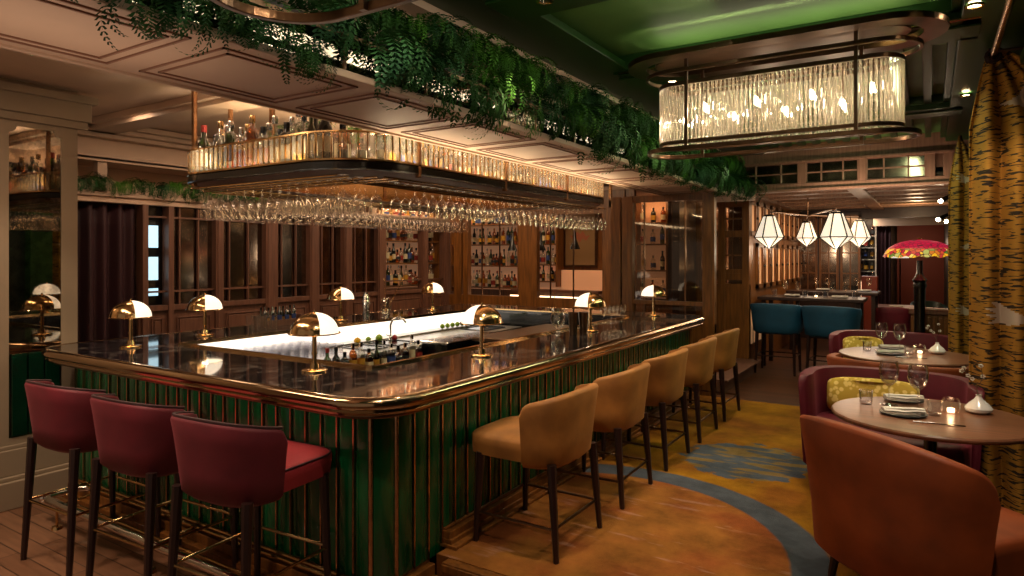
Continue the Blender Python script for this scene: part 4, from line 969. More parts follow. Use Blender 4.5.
# ochre stools on the carpet (facing -X)
labs = ['ochre velvet bar stool nearest the camera on the carpet side of the bar', 'second ochre velvet bar stool along the right side of the bar', 'middle ochre velvet bar stool of the five', 'fourth ochre velvet bar stool along the right side of the bar', 'farthest ochre velvet bar stool, at the end of the green tiles']
st = tub('bar_stool', labs[0], 'bar stool', (-1.97, 3.39, 0), R(90), 'gold', .62, .58, .62, .895, .475, drop=.06, foot=True, group='ochre bar stools along the right side', foot_z=.17, T=84, front=.07, leg_in=.035, footm='bronze')
freeze(st)
for i in range(1, 5): dup(st, (-1.97-.008*i, 3.39+.895*i, 0), R(90)+random.uniform(-.03,.03), labs[i])
# claret stools on the plank floor (facing +Y)
labs = ['claret velvet bar stool farthest left, against the pillar', 'claret velvet bar stool in the middle of the three', 'claret velvet bar stool with its coral seat showing, nearest the bar corner']
rs = tub('bar_stool', labs[2], 'bar stool', (-2.85, 2.08, -.2), R(4), 'red', .60, .58, .84, 1.10, .70, drop=.05, foot=True, pipe='redpipe', m_seat='redseat', group='claret bar stools at the front', foot_z=.36, T=84, front=.07, leg_in=.035, footm='brass')
freeze(rs)
dup(rs, (-3.62, 2.08, -.2), R(3), labs[1]); dup(rs, (-4.41, 2.08, -.2), R(2), labs[0])
# teal stools at the high table
bl = tub('bar_stool', 'teal velvet bar stool on the left at the far high table', 'bar stool', (-1.83, 9.95, 0), 0, 'blue', .66, .58, .72, .99, .56, drop=.05, foot=True, group='teal bar stools at the high table', foot_z=.25, T=100, front=.03)
freeze(bl); dup(bl, (-1.13, 9.85, 0), R(-4), 'teal velvet bar stool on the right at the far high table')
# orange armchairs
oc = tub('tub_armchair', 'large burnt orange velvet tub armchair in the right foreground', 'armchair', (-.06, 3.63, 0), R(-39), 'orange', .89, .74, .47, .88, .20, drop=.11, T=78, cr=.09, thick=.07, flare=.05, leg_in=.16, n=2.7, front=.07)
tub('tub_armchair', 'burnt orange armchair whose back rim shows behind the claret chair', 'armchair', (-.22, 6.38, 0), R(-10), 'orange', .98, .72, .47, .80, .20, drop=.02, T=104, thick=.07, flare=.05, leg_in=.16, n=2.7, front=.05)
# claret armchairs facing the camera
tub('tub_armchair', 'claret velvet armchair with a yellow cushion behind the near table', 'armchair', (-.26, 5.33, 0), R(180), 'wine', 1.08, .80, .46, .80, .12, drop=.02, T=100, thick=.09, flare=.02, leg_in=.2, n=3.2, front=.05)
tub('tub_armchair', 'claret velvet armchair behind the further round table', 'armchair', (-.34, 8.2, 0), R(180), 'wine', 1.2, .80, .46, .80, .12, drop=.03, T=100, thick=.09, flare=.02, leg_in=.2, n=3.2, front=.05)
def cushion(loc, rz, tilt, lab, w=.46, h=.30):
    b = MB(); L = []
    for k in range(-6, 7):
        f = math.sqrt(max(0, 1-(k/6)**2)); e = .06
        pts = []
        for i in range(40):
            t = 2*PI*i/40; c, s_ = math.cos(t), math.sin(t)
            rx = w/2*(.80+.20*f); rz_ = h/2*(.80+.20*f)
            x = math.copysign(abs(c)**.5, c)*rx*(1+.06*abs(math.sin(2*t))**2*(1-abs(k)/6)); z = math.copysign(abs(s_)**.5, s_)*rz_
            pts.append((x, k/6*.075*(1-.35*abs(c*s_)*2), z))
        L.append(pts)
    b.stack(L); o = b.build('cushion', 'yellow', smooth=True); o.location = loc; o.rotation_euler = (tilt, 0, rz); return tag(o, lab, 'cushion')
cushion((-.36, 5.50, .61), R(4), R(-12), 'yellow honeycomb patterned cushion leaning in the claret armchair', .60, .28)
cushion((-.62, 8.15, .62), R(10), R(-20), 'small yellow cushion in the far claret armchair', .4, .3)
# ================================================================ ROUND TABLES
def round_table(x, y, lab, r=.49):
    t = thing('round_table', lab, 'table', (x, y, 0))
    b = MB(); b.lathe([(.001,.715),(r-.03,.715),(r-.006,.722),(r,.732),(r,.740),(r-.006,.748),(r-.02,.75),(.001,.75)], n=64); b.build('tabletop', 'table', t, 30)
    b = MB(); b.lathe([(.035,.03),(.032,.66),(.05,.70),(.12,.714)], n=20); b.build('pedestal', 'black', t, True)
    b = MB(); b.lathe([(.001,0),(.24,0),(.24,.012),(.06,.03),(.001,.03)], n=32); b.build('base', 'black', t, 30)
    return t
T1 = (.0, 4.42); T2 = (-.18, 7.02)
round_table(*T1, 'round walnut pedestal table in front, laid for two', .505); round_table(*T2, 'round walnut pedestal table further back, laid for two', .56)
def napkin(loc, rz, lab, plate=True):
    t = thing('folded_napkin', lab, 'napkin', loc, rz)
    b = MB(); L = []
    for i in range(13):
        x = -.11+.22*i/12; h = .018+.004*math.sin(i*.8); w = .040+.004*math.sin(i*.5)
        L.append([(x, w*math.cos(2*PI*j/14), .004+h*(1+math.sin(2*PI*j/14))*(1 if j % 7 else .9)) for j in range(14)])
    L = [[(x*.95, y*.9, z*.62) for x, y, z in l] for l in L]; b.stack(L); b.build('roll', 'white', t, True)
    b = MB(); b.box(-.098, .104, -.032, -.001, .0262, .0290); b.build('fold', 'white', t, bevel=.002)
    return t
def plate(loc, lab, r=.12):
    b = MB(); b.lathe([(.001,0),(r*.6,0),(r,.010),(r,.013),(r*.62,.005),(.001,.005)], n=40); o = b.build('plate', 'charcoal', smooth=40); o.location = loc; return tag(o, lab, 'plate')
def setting(T, z, near, k):
    cx, cy = T
    sfx = 'on the near round table' if near else 'on the further round table'
    plate((cx-.13, cy-.07, z), 'dark plate nearer the camera '+sfx); plate((cx-.14, cy+.34, z), 'dark plate on the far side '+sfx, .11)
    napkin((cx-.13, cy-.07, z+.012), R(20), 'folded white napkin nearer the camera '+sfx); napkin((cx-.14, cy+.34, z+.012), R(20), 'rolled white napkin on the far side '+sfx)
    for i, (dx, dy) in enumerate(((-.21, .16), (-.06, .10))):
        w = wineglass(n=24); w.data.materials[0] = M['tglass']; w.location = (cx+dx, cy+dy, z); w.scale = (1.45, 1.45, 1.3); tag(w, ['left', 'right'][i]+' large wine glass '+sfx, 'glass')
    b = MB(); b.lathe([(.001,0),(.032,0),(.036,.01),(.038,.085),(.0355,.085),(.033,.015),(.001,.012)], n=24)
    o = b.build('water_glass', 'tglass', smooth=40); o.location = (cx-.33, cy+.12, z); tag(o, 'short water glass at the left edge '+sfx, 'glass')
    o2 = o.copy(); COL.objects.link(o2); o2.location = (cx+.02, cy+.0, z); tag(o2, 'short water glass in front of the candle '+sfx, 'glass')
    t = thing('candle_holder', 'clear round candle holder with a lit tea light '+sfx, 'candle holder', (cx+.10, cy+.12, z))
    b = MB(); b.lathe([(.001,0),(.035,0),(.048,.03),(.045,.07),(.038,.085),(.036,.085),(.042,.07),(.045,.03),(.032,.006),(.001,.006)], n=24); b.build('holder', 'glass', t, True)
    b = MB(); b.lathe([(.001,.008),(.019,.008),(.019,.026),(.001,.027)], n=16); b.build('tea_light', 'candle', t, 40); point((cx+.10, cy+.12, z+.06), .25, (1,.6,.3), .01)
    t = thing('bud_vase', 'white rounded bud vase with a blossom twig '+sfx, 'vase', (cx+.235, cy+.20, z))
    b = MB(); b.lathe([(.001,0),(.045,0),(.066,.015),(.068,.03),(.050,.055),(.022,.080),(.013,.098),(.016,.105),(.011,.104),(.008,.09),(.001,.07)], n=28); b.build('vase', 'ceramic', t, True)
    b = MB(); b.tube([(0,0,.08),(-.01,.01,.14),(-.05,.01,.20),(-.07,.01,.25)], .0022, 5); b.tube([(-.01,.01,.14),(.02,.01,.2),(.01,.01,.27)], .002, 5); b.build('twig', 'twig', t)
    b = MB(); random.seed(9+k)
    for p in ((-.07,.01,.25),(-.05,.0,.21),(-.08,.02,.23),(.01,.01,.27),(.02,.01,.21),(-.03,.02,.19)):
        for q in range(5): a = q*1.257; b.blob((p[0]+.008*math.cos(a), p[1]+.004, p[2]+.008*math.sin(a)), .006, 6, .6)
    b.build('blossoms', 'petal', t, True)
    b = MB(); b.cyl((0,0,.004),(.10,0,.004),.005,n=6); b.box(.10, .24, -.008, .008, .002, .004); o = b.build('table_knife', 'black'); o.location = (cx-.08, cy-.24, z); o.rotation_euler = (0,0,R(8)); tag(o, 'dark table knife lying at the near edge '+sfx, 'knife')
setting(T1, .75, True, 0); setting(T2, .75, False, 1)
# ================================================================ HANGING CURTAINS, ROD
def inpoly(x, y, P):
    c = False; j = len(P)-1
    for i in range(len(P)):
        if (P[i][1] > y) != (P[j][1] > y) and x < (P[j][0]-P[i][0])*(y-P[i][1])/(P[j][1]-P[i][1])+P[i][0]: c = not c
        j = i
    return c
CR = [(-.30,.05),(-.16,.03),(-.05,.10),(.06,.17),(.16,.19),(.10,.12),(.20,.12),(.11,.06),(.20,.04),(.10,.01),(.17,-.04),(.06,-.04),(-.02,-.06),(-.12,-.03)]
def drape(name, x0, x1, y, z0, z1, gx, waves, amp, label, cranes, cat='curtain', depth=.25):
    """curtain gathered to one point at the top, fanning out below"""
    N, K = 240, 300; b = MB(); rows = []; uv = []
    for i in range(K+1):
        v = i/K; z = z1-(z1-z0)*v
        f = min(1, (v/.16))**.75 if v > 0 else 0
        f = .10+.90*f
        row = []
        for j in range(N+1):
            u = j/N; xx = x0+(x1-x0)*u
            x = gx+(xx-gx)*f
            am = amp*(.25+.75*f); a = math.sin(u*waves*2*PI+.6*math.sin(v*3))+.35*math.sin(u*waves*4.4+2)
            row.append((x, y+am*a+depth*(u-.3)*f*-1.0, z+(.05*math.sin(u*PI) if i == 0 else 0)))
        rows.append(row)
    b.strip(rows); 
    mats = []
    Wd = (x1-x0)
    for i in range(K):
        for j in range(N):
            u = (j+.5)/N*Wd*1.0; v = (i+.5)/K*(z1-z0); c = 0
            for (cu, cv, s, fl) in cranes:
                if inpoly((u-cu)/s*fl, -(v-cv)/s, CR): c = 1
            mats.append(c)
    b.m = mats; o = b.build(name, ['tiger', 'crane'], smooth=True)
    uvl = o.data.uv_layers.new(name='uv'); n1 = N+1
    for p in o.data.polygons:
        for li, vi in zip(p.loop_indices, p.vertices): uvl.data[li].uv = ((vi % n1)/N*Wd*1.6, -(vi//n1)/K*(z1-z0))
    so = o.modifiers.new('thick', 'SOLIDIFY'); so.thickness = .008
    tag(o, label, cat); return o
drape('tiger_print_curtain', .22, .80, 5.30, .0, 2.98, .33, 4, .045, 'ochre tiger print curtain with pale birds beside the near round table', [(.34, .36, .62, 1), (.20, 1.74, .60, -1), (.42, 1.15, .35, 1)])
drape('tiger_print_curtain', .15, .42, 7.75, .0, 2.78, .24, 2.5, .035, 'narrow tiger print curtain hanging further back on the right', [(.14, .40, .38, -1), (.15, 1.05, .25, 1), (.14, 1.68, .40, -1)], depth=.1)
t = thing('curtain_rod', 'bronze curtain rod running along the right wall under the green ceiling', 'rod', (.34, 4.5, 2.93))
b = MB(); b.cyl((0,-4.5,0),(0,.95,0),.020,n=12); b.build('pole', 'copper', t, True); b = MB(); b.blob((0,.97,0),.035); b.build('finial', 'bronze', t, True)
for yy in (-1.5, .6):
    b = MB(); b.cyl((0,yy,0),(.41,yy,0),.01,n=8); b.cyl((.40,yy,0),(.41,yy,0),.035,n=12); b.build('bracket', 'bronze', t, True)
b = MB(); 
for k in range(7): b.tube([(.03*math.cos(a*PI/6)*(1.2+.2*math.sin(k)), .68+.018*k, .03*math.sin(a*PI/6)*(1.2+.2*math.sin(k))) for a in range(12)], .006, 5, True)
b.build('tie_cord', 'dcurtain', t, True)
# ================================================================ CHANDELIERS
def oval(cx, cy, L, Wd, z, N=14):
    return rr(cx-L/2, cx+L/2, cy-Wd/2, cy+Wd/2, Wd/2-.0005, z, N)
def ovring(b, L, Wd, t, z0, z1, N=14):
    b.stack([oval(0,0,L,Wd,z0,N), oval(0,0,L,Wd,z1,N), oval(0,0,L-2*t,Wd-2*t,z1,N), oval(0,0,L-2*t,Wd-2*t,z0,N)], close=True)
ch = thing('chandelier', 'long oval chandelier of cut glass rods in bronze rings, fully in view', 'chandelier', (-.84, 4.36, 2.33), 0)
L, Wd = 1.60, .42
b = MB(); ovring(b, 1.86, .64, .12, .585, .62); b.stack([oval(0,0,1.5,.3,.60), oval(0,0,1.5,.3,.655)]); b.build('ceiling_plate', 'bronze', ch)
b = MB(); ovring(b, L, Wd, .022, 0, .028); b.build('bottom_ring', 'bronze', ch, bevel=.003)
b = MB(); ovring(b, L-.16, Wd-.08, .02, .05, .072); b.build('lower_rod_ring', 'bronze', ch)
b = MB(); ovring(b, L-.16, Wd-.08, .02, .43, .455); b.build('upper_rod_ring', 'bronze', ch)
b = MB(); ovring(b, L+.02, Wd+.04, .02, .50, .525); b.build('top_ring', 'bronze', ch, bevel=.003)
b = MB()
def ovpath(L_, W_, step):
    P = oval(0,0,L_,W_,0,24); P.append(P[0]); out = []; acc = 0
    for a, c in zip(P, P[1:]):
        a = Vector(a); c = Vector(c); d = (c-a).length
        if d < 1e-6: continue
        while acc <= d: q = a+(c-a)*(acc/d); out.append(q); acc += step
        acc -= d
    return out
for q in ovpath(L-.18, Wd-.10, .026): b.cyl((q.x, q.y, .072), (q.x, q.y, .432), .0095, n=6)
b.build('glass_rods', 'rod', ch, 20)
for x in (-.43, .43):
    for y in (-1, 1):
        b = MB(); b.box(x*1.13-.010, x*1.13+.010, y*(Wd/2-.03)-.008, y*(Wd/2-.03)+.008, 0, .60); b.build('upright', 'bronze', ch)
for k in range(8):
    x = -.56+.16*k
    b = MB(); b.lathe([(.001,.0),(.010,.01),(.013,.03),(.009,.05),(.001,.06)], (x, .04*(-1)**k, .20+.06*(k % 2)), 10); b.build('bulb', 'bulb', ch, True)
b = MB(); b.cyl((-.6,0,.44),(.6,0,.44),.012,n=8)
for k in range(8): x = -.56+.16*k; b.cyl((x, .04*(-1)**k, .26), (x, 0, .44), .005, n=6)
b.build('lamp_carrier', 'bronze', ch)
freeze(ch)
dup(ch, (-.84, 1.14, 2.33), 0, 'near oval chandelier with only its bottom ring showing at the top edge')
for cy in (4.36, 1.14):
    for k in range(8): point((-.84-.56+.16*k, cy+.04*(-1)**k, 2.33+.225+.06*(k % 2)), 13.0 if cy > 2 else 5.0, WARMW, .015)
# ================================================================ FERNS
def frond(b, p, yaw, L, droop, w, n=15, leaf=.5, lift=.35):
    x, y, z = p; dx, dy = math.cos(yaw), math.sin(yaw); el = lift; st = L/n
    pts = []
    for i in range(n+1):
        pts.append((Vector((x, y, z)), el)); x += dx*st*math.cos(el); y += dy*st*math.cos(el); z += st*math.sin(el); el -= droop/n*(1+.8*i/n)
    side = Vector((-dy, dx, 0))
    for i in range(1, n+1):
        q, e = pts[i]; t = i/n; d = (pts[i][0]-pts[i-1][0]).normalized()
        ll = w*math.sin(PI*min(1, .12+.88*t)**.8)*1.0+.008
        for s in (-1, 1):
            tip = q+side*s*ll+d*ll*.45-Vector((0,0,1))*ll*.25*random.uniform(.3,1.2)
            m1 = q+(tip-q)*.5+d*st*leaf; m0 = q+(tip-q)*.5-d*st*leaf*.5
            b.add([q, m0, tip, m1], [(0,1,2,3)])
    for i in range(n): b.add([pts[i][0]-side*.0015, pts[i][0]+side*.0015, pts[i+1][0]], [(0,1,2)])
def fern_mesh(seed, spread, L, droop, w, nf, xs=(-.12, .12)):
    random.seed(seed); b = MB()
    for i in range(nf):
        yaw = random.uniform(-spread, spread)
        frond(b, (random.uniform(-.05,.05), random.uniform(*xs), random.uniform(-.02,.06)), yaw, L*random.uniform(.6,1.15), droop*random.uniform(.7,1.25), w*random.uniform(.7,1.2), 19, lift=random.uniform(.2,1.1))
    return b
def sprig_mesh(seed, n, L, lw):     # drooping twig with lance leaves
    random.seed(seed); b = MB()
    for k in range(n):
        yaw = random.uniform(-1.5, 1.5); x, y, z = 0, random.uniform(-.12,.12), 0; el = random.uniform(.2,.9); st = L/10
        for i in range(10):
            dx, dy, dz = math.cos(yaw)*math.cos(el), math.sin(yaw)*math.cos(el), math.sin(el)
            p = Vector((x, y, z)); x += dx*st; y += dy*st; z += dz*st; q = Vector((x, y, z)); el -= .32; d = (q-p).normalized()
            b.add([p, q, q+Vector((0,0,.002))], [(0,1,2)])
            for s in (-1, 1):
                a = Vector((-dy*s, dx*s, random.uniform(-.9,.1))).normalized()*lw+d*lw*.9
                nn = a.cross(d).normalized(); sd = a.cross(nn).normalized()*lw*.20
                b.add([q, q+a*.5+sd, q+a, q+a*.5-sd], [(0,1,2,3)])
    return b
FERN = [(fern_mesh(1, 1.2, .50, 2.6, .046, 30), 'leafA', 'bright green fern'), (fern_mesh(2, 1.1, .55, 3.0, .042, 30), 'leafB', 'dark green fern'), (sprig_mesh(3, 20, .42, .042), 'leafB', 'dark lance leaved vine'), (fern_mesh(4, 1.0, .62, 3.1, .05, 26), 'leafC', 'blue green fern'), (sprig_mesh(6, 24, .36, .028), 'leafA', 'small leaved green vine')]
PROT = []
for mb, m, lb in FERN:
    o = mb.build('fern' if 'fern' in lb else 'trailing_vine', m); PROT.append([o, lb, False])
ORD = ['first','second','third','fourth','fifth','sixth','seventh','eighth','ninth','tenth','eleventh','twelfth','thirteenth','fourteenth','fifteenth','sixteenth']
def nth(i): return ORD[i] if i < 16 else {2:'twenty',3:'thirty',4:'forty',5:'fifty',6:'sixty'}[ (i+1)//10 ]+'-'+ORD[(i+1) % 10-1] if i > 18 and (i+1) % 10 else {16:'seventeenth',17:'eighteenth',18:'nineteenth',19:'twentieth',29:'thirtieth',39:'fortieth',49:'fiftieth'}[i]
def put_fern(k, loc, rz, s, where, group):
    P = PROT[k]; o = P[0] if not P[2] else P[0].copy()
    if P[2]: COL.objects.link(o)
    P[2] = True; o.location = loc; o.rotation_euler = (random.uniform(-.15,.15), 0, rz); o.scale = (s,)*3
    tag(o, P[1]+' '+where, 'plant', group)
random.seed(21)
y = .80; i = 0
while y < 9.0:
    seq = [1, 0, 3, 1, 2, 0, 3, 4]
    for r_, (zz, xx) in enumerate(((2.55, -2.12), (2.80, -2.22))):
        k = random.choice(seq)
        sc = random.uniform(.55,.8)*(.72 if y < 1.8 else 1)*(1.1 if y > 4 else 1)
        put_fern(k, (xx+random.uniform(-.05,.03)+(.05 if y < 1.8 else 0), y+random.uniform(-.06,.06), (zz if y > 1.8 else 2.47+.10*r_)+random.uniform(-.04,.04)), random.uniform(-.5,.5), sc, 'in the %s canopy row, %s clump from the camera' % (['lower', 'upper'][r_], nth(i)), 'ferns along the dining side of the canopy')
    i += 1; y += .17
for i in range(10):   # inner edge
    y = 1.0+.16*i
    put_fern(random.choice([2, 2, 1]), (-2.86, y+random.uniform(-.05,.05), SOF+.14), PI+random.uniform(-.8,.8), random.uniform(.3,.42), 'behind the bar side canopy edge, %s from the left' % nth(i), 'plants on the bar side of the canopy')
for i in range(9):  # behind the bottles of the rack
    put_fern(random.choice([4, 2, 3]), (-3.05-.15*i, 3.15+.06*(i % 3), 2.52+.08*(i % 2)), random.uniform(0, 6.2), random.uniform(.42,.55), 'among the bottles of the overhead rack, %s from the right' % nth(i), 'greenery in the overhead rack')
for i in range(13):
    put_fern(random.choice([0, 3, 1, 0]), (XW-.02, 2.75+.20*i, 2.36+.04*(i % 2)), random.uniform(-.5,.5), random.uniform(.42,.6), 'on the ledge above the velvet curtain, %s from the left' % nth(i), 'ferns on the ledge of the far left wall')
b = MB(); b.box(-2.42, -2.10, -1.0, 9.2, SOF+.121, SOF+.22); o = b.build('planter_box', 'wooddark'); tag(o, 'long dark planter trough hidden under the hanging ferns', 'planter')
# ================================================================ FAR DINING ROOM
def high_table(x0, x1, y0, y1, z, lab):
    t = thing('high_table', lab, 'table', ((x0+x1)/2, (y0+y1)/2, 0)); w, d = (x1-x0)/2, (y1-y0)/2
    b = MB(); b.bev(-w, w, -d, d, z-.05, z, .008); b.build('tabletop', 'wooddark', t)
    for sx in (-1, 1):
        for sy in (-1, 1):
            b = MB(); b.box(sx*(w-.08)-.03, sx*(w-.08)+.03, sy*(d-.08)-.03, sy*(d-.08)+.03, 0, z-.05); b.build('leg', 'wooddark', t, bevel=.004)
high_table(-2.2, -.78, 10.35, 11.05, 1.04, 'dark high table behind the teal stools'); high_table(-2.15, -.72, 12.4, 13.2, 1.04, 'dark high table further back in the far room')
def small_set(pts, z, where):
    for i, (x, y) in enumerate(pts):
        t = None
        plate((x, y, z), 'dark plate %s %s' % (['at the left end', 'at the right end', 'in the middle'][i], where)); D = bpy.data.objects
        napkin((x, y, z+.012), R(15), 'white napkin %s %s' % (['at the left end', 'at the right end', 'in the middle'][i], where))
        for s, dx in (('left', -.12), ('right', .06)):
            w = wineglass(n=14); w.location = (x+dx, y+.16, z); w.scale = (1.15,1.15,1.1); tag(w, 'wine glass, %s one of the pair %s %s' % (s, ['at the left end', 'at the right end', 'in the middle'][i], where), 'glass')
small_set([(-1.75, 10.6), (-1.1, 10.55)], 1.04, 'of the nearer high table'); small_set([(-1.6, 12.75), (-.95, 12.7)], 1.04, 'of the further high table')
wt = bpy.data.meshes.get('glass_tumbler')
for i, x in enumerate((-1.98, -1.55, -1.28, -.9)):
    o = bpy.data.objects.new('water_glass', wt); COL.objects.link(o); o.location = (x, 10.48, 1.04); o.scale = (1.2,)*3; tag(o, 'water glass on the nearer high table, ' + ['far left', 'second from the left', 'third from the left', 'far right'][i], 'glass')
t = thing('candle_holder', 'small glowing candle holder in the middle of the nearer high table', 'candle holder', (-1.42, 10.6, 1.04)); b = MB(); b.lathe([(.001,0),(.035,0),(.04,.07),(.037,.07),(.032,.006),(.001,.006)], n=16); b.build('holder', 'clearb', t, True); b = MB(); b.lathe([(.001,.008),(.02,.008),(.02,.03),(.001,.03)], n=10); b.build('tea_light', 'candle', t)
# lantern chandelier
def pos(px, d): a = R(32.4); l = (px-512)/659*d; return (-math.sin(a)*d+math.cos(a)*l, math.cos(a)*d+math.sin(a)*l)
lc = thing('lantern_chandelier', 'four lantern chandelier on a cross bar in the far dining room', 'chandelier', (-1.62, 11.2, 2.66))
b = MB(); b.lathe([(.12,-.02),(.12,0)], n=20); b.cyl((0,0,0),(0,0,-.40),.010,n=8); b.lathe([(.001,-.02),(.12,-.02)], n=20); b.build('ceiling_rose', 'bronze', lc)
LP = [(-1.95, 9.95, 1.15), (-1.06, 9.75, 1.2), (-1.78, 12.2, 1.0), (-.98, 12.1, 1.05)]
b = MB()
for x, y, s in LP: b.cyl((0,0,-.38), (x+1.62, y-11.2, -.38), .009, n=8); 
b.cyl((LP[0][0]+1.62, LP[0][1]-11.2, -.38), (LP[1][0]+1.62, LP[1][1]-11.2, -.38), .008, n=8)
b.build('cross_bar', 'bronze', lc)
for x, y, s in LP:
    cx, cy = x+1.62, y-11.2; z = -.44
    H = .40*s; rt, rm = .07*s, .168*s
    b = MB(); b.lathe([(rt, z), (rm, z-H*.66), (.012, z-H)], (cx, cy, 0), 6, R(15), R(375)); o = b.build('lantern_glass', 'lantern', lc)
    b = MB()
    for k in range(6):
        a = R(15+60*k); p = [(cx+r*1.02*math.cos(a), cy+r*1.02*math.sin(a), zz) for r, zz in ((rt, z), (rm, z-H*.66), (.012, z-H))]
        b.cyl(p[0], p[1], .010, n=5); b.cyl(p[1], p[2], .009, n=5); a2 = R(75+60*k)
        for r, zz in ((rt, z), (rm, z-H*.66)): b.cyl((cx+r*1.02*math.cos(a), cy+r*1.02*math.sin(a), zz), (cx+r*1.02*math.cos(a2), cy+r*1.02*math.sin(a2), zz), .007, n=5)
    b.lathe([(rt*1.05, z), (rt*.9, z+.02), (.01, z+.03)], (cx, cy, 0), 12); b.cyl((cx, cy, z+.03), (cx, cy, -.38), .006, n=6)
    b.build('lantern_frame', 'black', lc); point((x, y, 2.66+z-H-.06), 5, WARMW, .08)
# cabinet of small lit doors along the left of the far room
t = thing('locker_wall', 'wall of small timber doors with glowing panels and knobs in the far room', 'cabinet', (-2.30, 12.2, 0))
b = MB(); b.box(0, .05, -2.3, 2.3, 0, 2.56); b.build('carcass', 'wood', t)
for row, (z0, z1) in enumerate(((1.95, 2.48), (1.15, 1.85))):
    for i in range(9):
        y0 = -2.22+i*.50; 
        if row == 1 and i == 0: continue
        b = MB(); 
        for q in ((y0, y0+.44, z0, z0+.07), (y0, y0+.44, z1-.07, z1), (y0, y0+.08, z0, z1), (y0+.36, y0+.44, z0, z1)): b.box(.05, .09, q[0], q[1], q[2], q[3])
        dr = b.build('door', 'wood', t, bevel=.003)
        b = MB(); b.box(.052, .06, y0+.08, y0+.36, z0+.07, z1-.07); b.build('lit_panel', 'niche', dr)
        b = MB(); b.blob((.10, y0+.40, (z0+z1)/2), .02, 8); b.build('knob', 'black', dr)
b = MB(); b.box(-2.24, -2.0, 9.95, 11.0, .0, .08); b.box(-2.26, -2.22, 9.95, 12.0, .1, .9); o = b.build('lit_low_panel', 'niche'); bpy.data.objects.remove(o)
for i in range(3):
    b = MB(); b.box(-2.245, -2.235, 10.0+i*.32, 10.22+i*.32, .35, .90); tag(b.build('lit_low_panel', 'ledwarm' if 0 else 'niche'), 'glowing low panel beside the teal stools, %s' % ['nearest', 'middle one', 'farthest'][i], 'light panel')
# glazed bookcase on the far wall
t = thing('glazed_bookcase', 'dark glazed bookcase on the far wall behind the lanterns', 'bookcase', (-1.75, 14.4, 0))
b = MB(); b.box(-.55, .60, .0, .08, 0, 2.5); b.build('carcass', 'wooddark', t)
for i in range(3):
    x = -.5+i*.38; b = MB()
    for q in ((x, x+.04, .9, 2.45), (x+.31, x+.35, .9, 2.45), (x, x+.35, .9, .95), (x, x+.35, 2.4, 2.45), (x+.165, x+.185, .9, 2.45)): b.box(q[0], q[1], -.04, 0, q[2], q[3])
    for z in (1.3, 1.7, 2.1): b.box(x, x+.35, -.03, 0, z, z+.02)
    dr = b.build('door', 'wood', t); b = MB(); b.box(x, x+.35, -.01, -.005, .9, 2.45); b.build('pane', 'smoke', dr)
random.seed(8)
# wine shelf far
t = shelf_unit('wine_rack', 'tall lit wine rack at the end of the far room', -1.72, -1.02, 16.4, 16.6, [1.05, 1.32, 1.58, 1.84, 2.1], 'x', backm='wooddark', where='of the far wine rack', n_per=.10, m='steel')
area((-1.4, 16.0, 2.6), (.8, .1), 14, (.9,.85,.8), (R(-15), 0, 0))
t = thing('host_stand', 'red brown wooden stand with a glowing niche beside the far wine rack', 'stand', (-1.15, 14.9, 0))
b = MB(); b.box(-.28, .28, -.2, .2, 0, 1.25); b.build('body', mat('red_lacquer_wood', '7a2c14', .4), t, bevel=.01); b = MB(); b.box(-.2, .0, -.206, -.2, .85, 1.15); b.build('lit_niche', 'ledwarm', t)
curtain('velvet_curtain', (-1.02, 16.5), (-.72, 16.5), 0, 2.3, .03, 4, 'dcurtain', 'dark velvet curtain in the far doorway beside the wine rack', n=60)
b = MB(); b.box(-1.05, .30, 16.35, 16.45, 2.3, 2.66); struct('trim_18', b, 'cream')
b = MB(); b.box(-.75, .3, 20.4, 20.5, 0, 2.6); struct('wall_end_red', b, mat('terracotta_wall', '8a3a22', .6))
point((-.5, 19.2, 1.9), 8, (1,.7,.5), .1); point((-.2, 13.4, 2.3), 14, WARM, .08)
t = thing('floor_lamp', 'small lit shade lamp glowing at the end of the far passage', 'lamp', (-.62, 18.6, 0))
b = MB(); b.cyl((0,0,0),(0,0,1.6),.015,n=8); b.lathe([(.14,0),(.14,.02),(.001,.02)], n=16); b.build('stand', 'black', t); b = MB(); b.lathe([(.19,1.6),(.13,1.9)], n=18); b.build('shade', 'lantern', t, True)
def dining_chair(x, y, rz, lab, m='wine'):
    t = tub('dining_chair', lab, 'chair', (x, y, 0), rz, m, .54, .52, .46, .80, .36, drop=.1, T=95, thick=.04, leg_in=.06)
dining_chair(-.52, 12.9, 0, 'dark plum chair with its back to us at the far passage table'); dining_chair(.0, 14.5, R(200), 'dark green chair on the right of the far passage table', 'greendark')
t = thing('small_dining_table', 'small table with white cloth runner in the far passage', 'table', (-.45, 13.7, 0)); b = MB(); b.bev(-.4, .35, -.45, .45, .72, .75); b.build('tabletop', 'table', t); b = MB(); b.cyl((0,0,0),(0,0,.72),.04,n=10); b.cyl((0,0,0),(0,0,.02),.25,n=20); b.build('pedestal', 'black', t)
napkin((-.5, 13.45, .75), 0, 'white napkin on the far passage table'); 
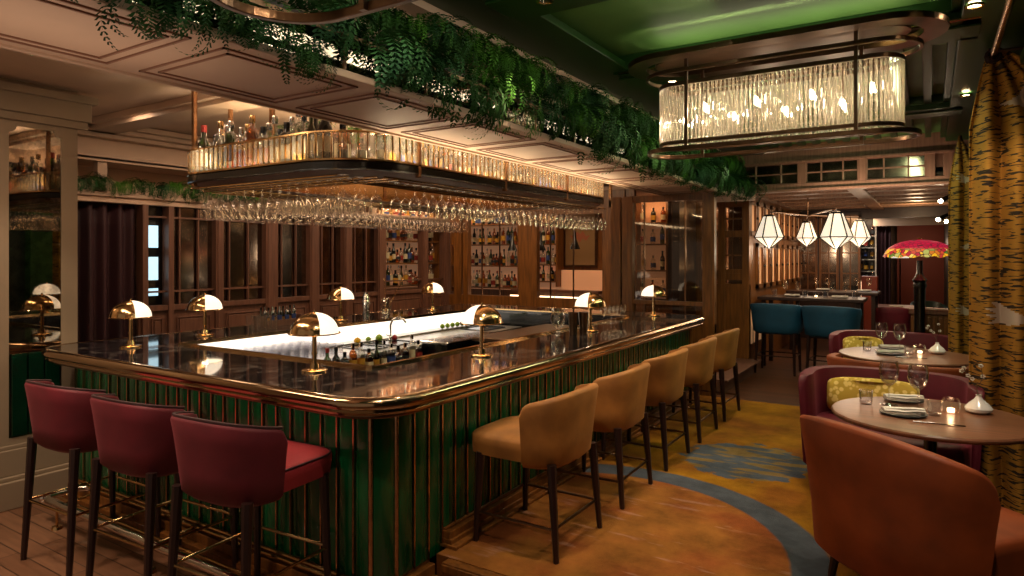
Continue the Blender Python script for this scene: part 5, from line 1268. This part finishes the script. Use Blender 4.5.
# console with stained glass lamp
t = thing('console', 'timber console with an open white book behind the far claret armchair', 'console', (.03, 9.05, 0))
b = MB(); b.bev(-.24, .27, -.16, .16, .98, 1.04); b.build('top', 'woodrose', t); b = MB(); b.box(-.22, .25, -.14, .14, 0, .98)
for k in range(9): b.box(-.22+k*.055, -.19+k*.055, -.155, -.14, .05, .95)
b.build('slatted_body', 'wood', t, bevel=.003)
t = thing('open_book', 'open white book lying on the timber console', 'book', (.03, 8.98, 1.04)); b = MB(); b.box(-.11, -.002, -.07, .07, 0, .014); b.build('left_pages', 'paper', t, bevel=.003); b = MB(); b.box(.002, .11, -.07, .07, 0, .012); b.build('right_pages', 'paper', t, bevel=.003)
LX, LY = -.10, 8.72
t = thing('stained_glass_lamp', 'tall column lamp with a red and yellow stained glass dome shade', 'lamp', (LX, LY, 0))
b = MB(); b.lathe([(.001,0),(.13,0),(.13,.05),(.075,.09),(.055,.5),(.052,.9),(.058,1.28),(.07,1.32),(.06,1.35),(.075,1.38),(.05,1.41),(.03,1.46),(.03,1.60),(.001,1.60)], n=20); b.build('column', 'black', t, True)
P = [(.355,.0),(.350,.03),(.335,.065),(.30,.105),(.24,.145),(.17,.172),(.09,.188),(.02,.192)]
b = MB(); n = 64
rows = [[((r+(.010*math.cos(i/n*2*PI*16) if j < 1 else 0))*math.cos(2*PI*i/n), r*math.sin(2*PI*i/n), z+(.012*math.cos(i/n*2*PI*16) if j == 0 else 0)) for i in range(n)] for j, (r, z) in enumerate(P)]
b.strip(rows, True); o = b.build('shade', 'tiffany', t, True, label='red dome with a band of yellow and green glass flowers'); o.location = (0,0,1.64)
b = MB(); b.lathe([(.02,.19),(.03,.20),(.012,.215),(.001,.22)], (0,0,1.64), 12); b.build('finial', 'brass', t, True)
point((LX, LY, 1.66), 2.5, WARM, .05)
# spotlights on track by the far right wall
for i, (x, y, z) in enumerate(((.12, 9.9, 2.35), (.10, 10.6, 2.15), (.2, 11.0, 2.14))):
    t = thing('track_spotlight', 'glowing %s spotlight near the right hand curtain' % ['upper', 'lower left', 'lower right'][i], 'spotlight', (x, y, z))
    b = MB(); b.cyl((0,0,0),(.1,.05,.06),.035,.02,n=12); b.cyl((.1,.05,.06),(.18,.06,.06),.008,n=6); b.build('housing', 'black', t); b = MB(); b.blob((-.01,-.01,-.01), .026, 10); b.build('lens', 'bulb', t, True)
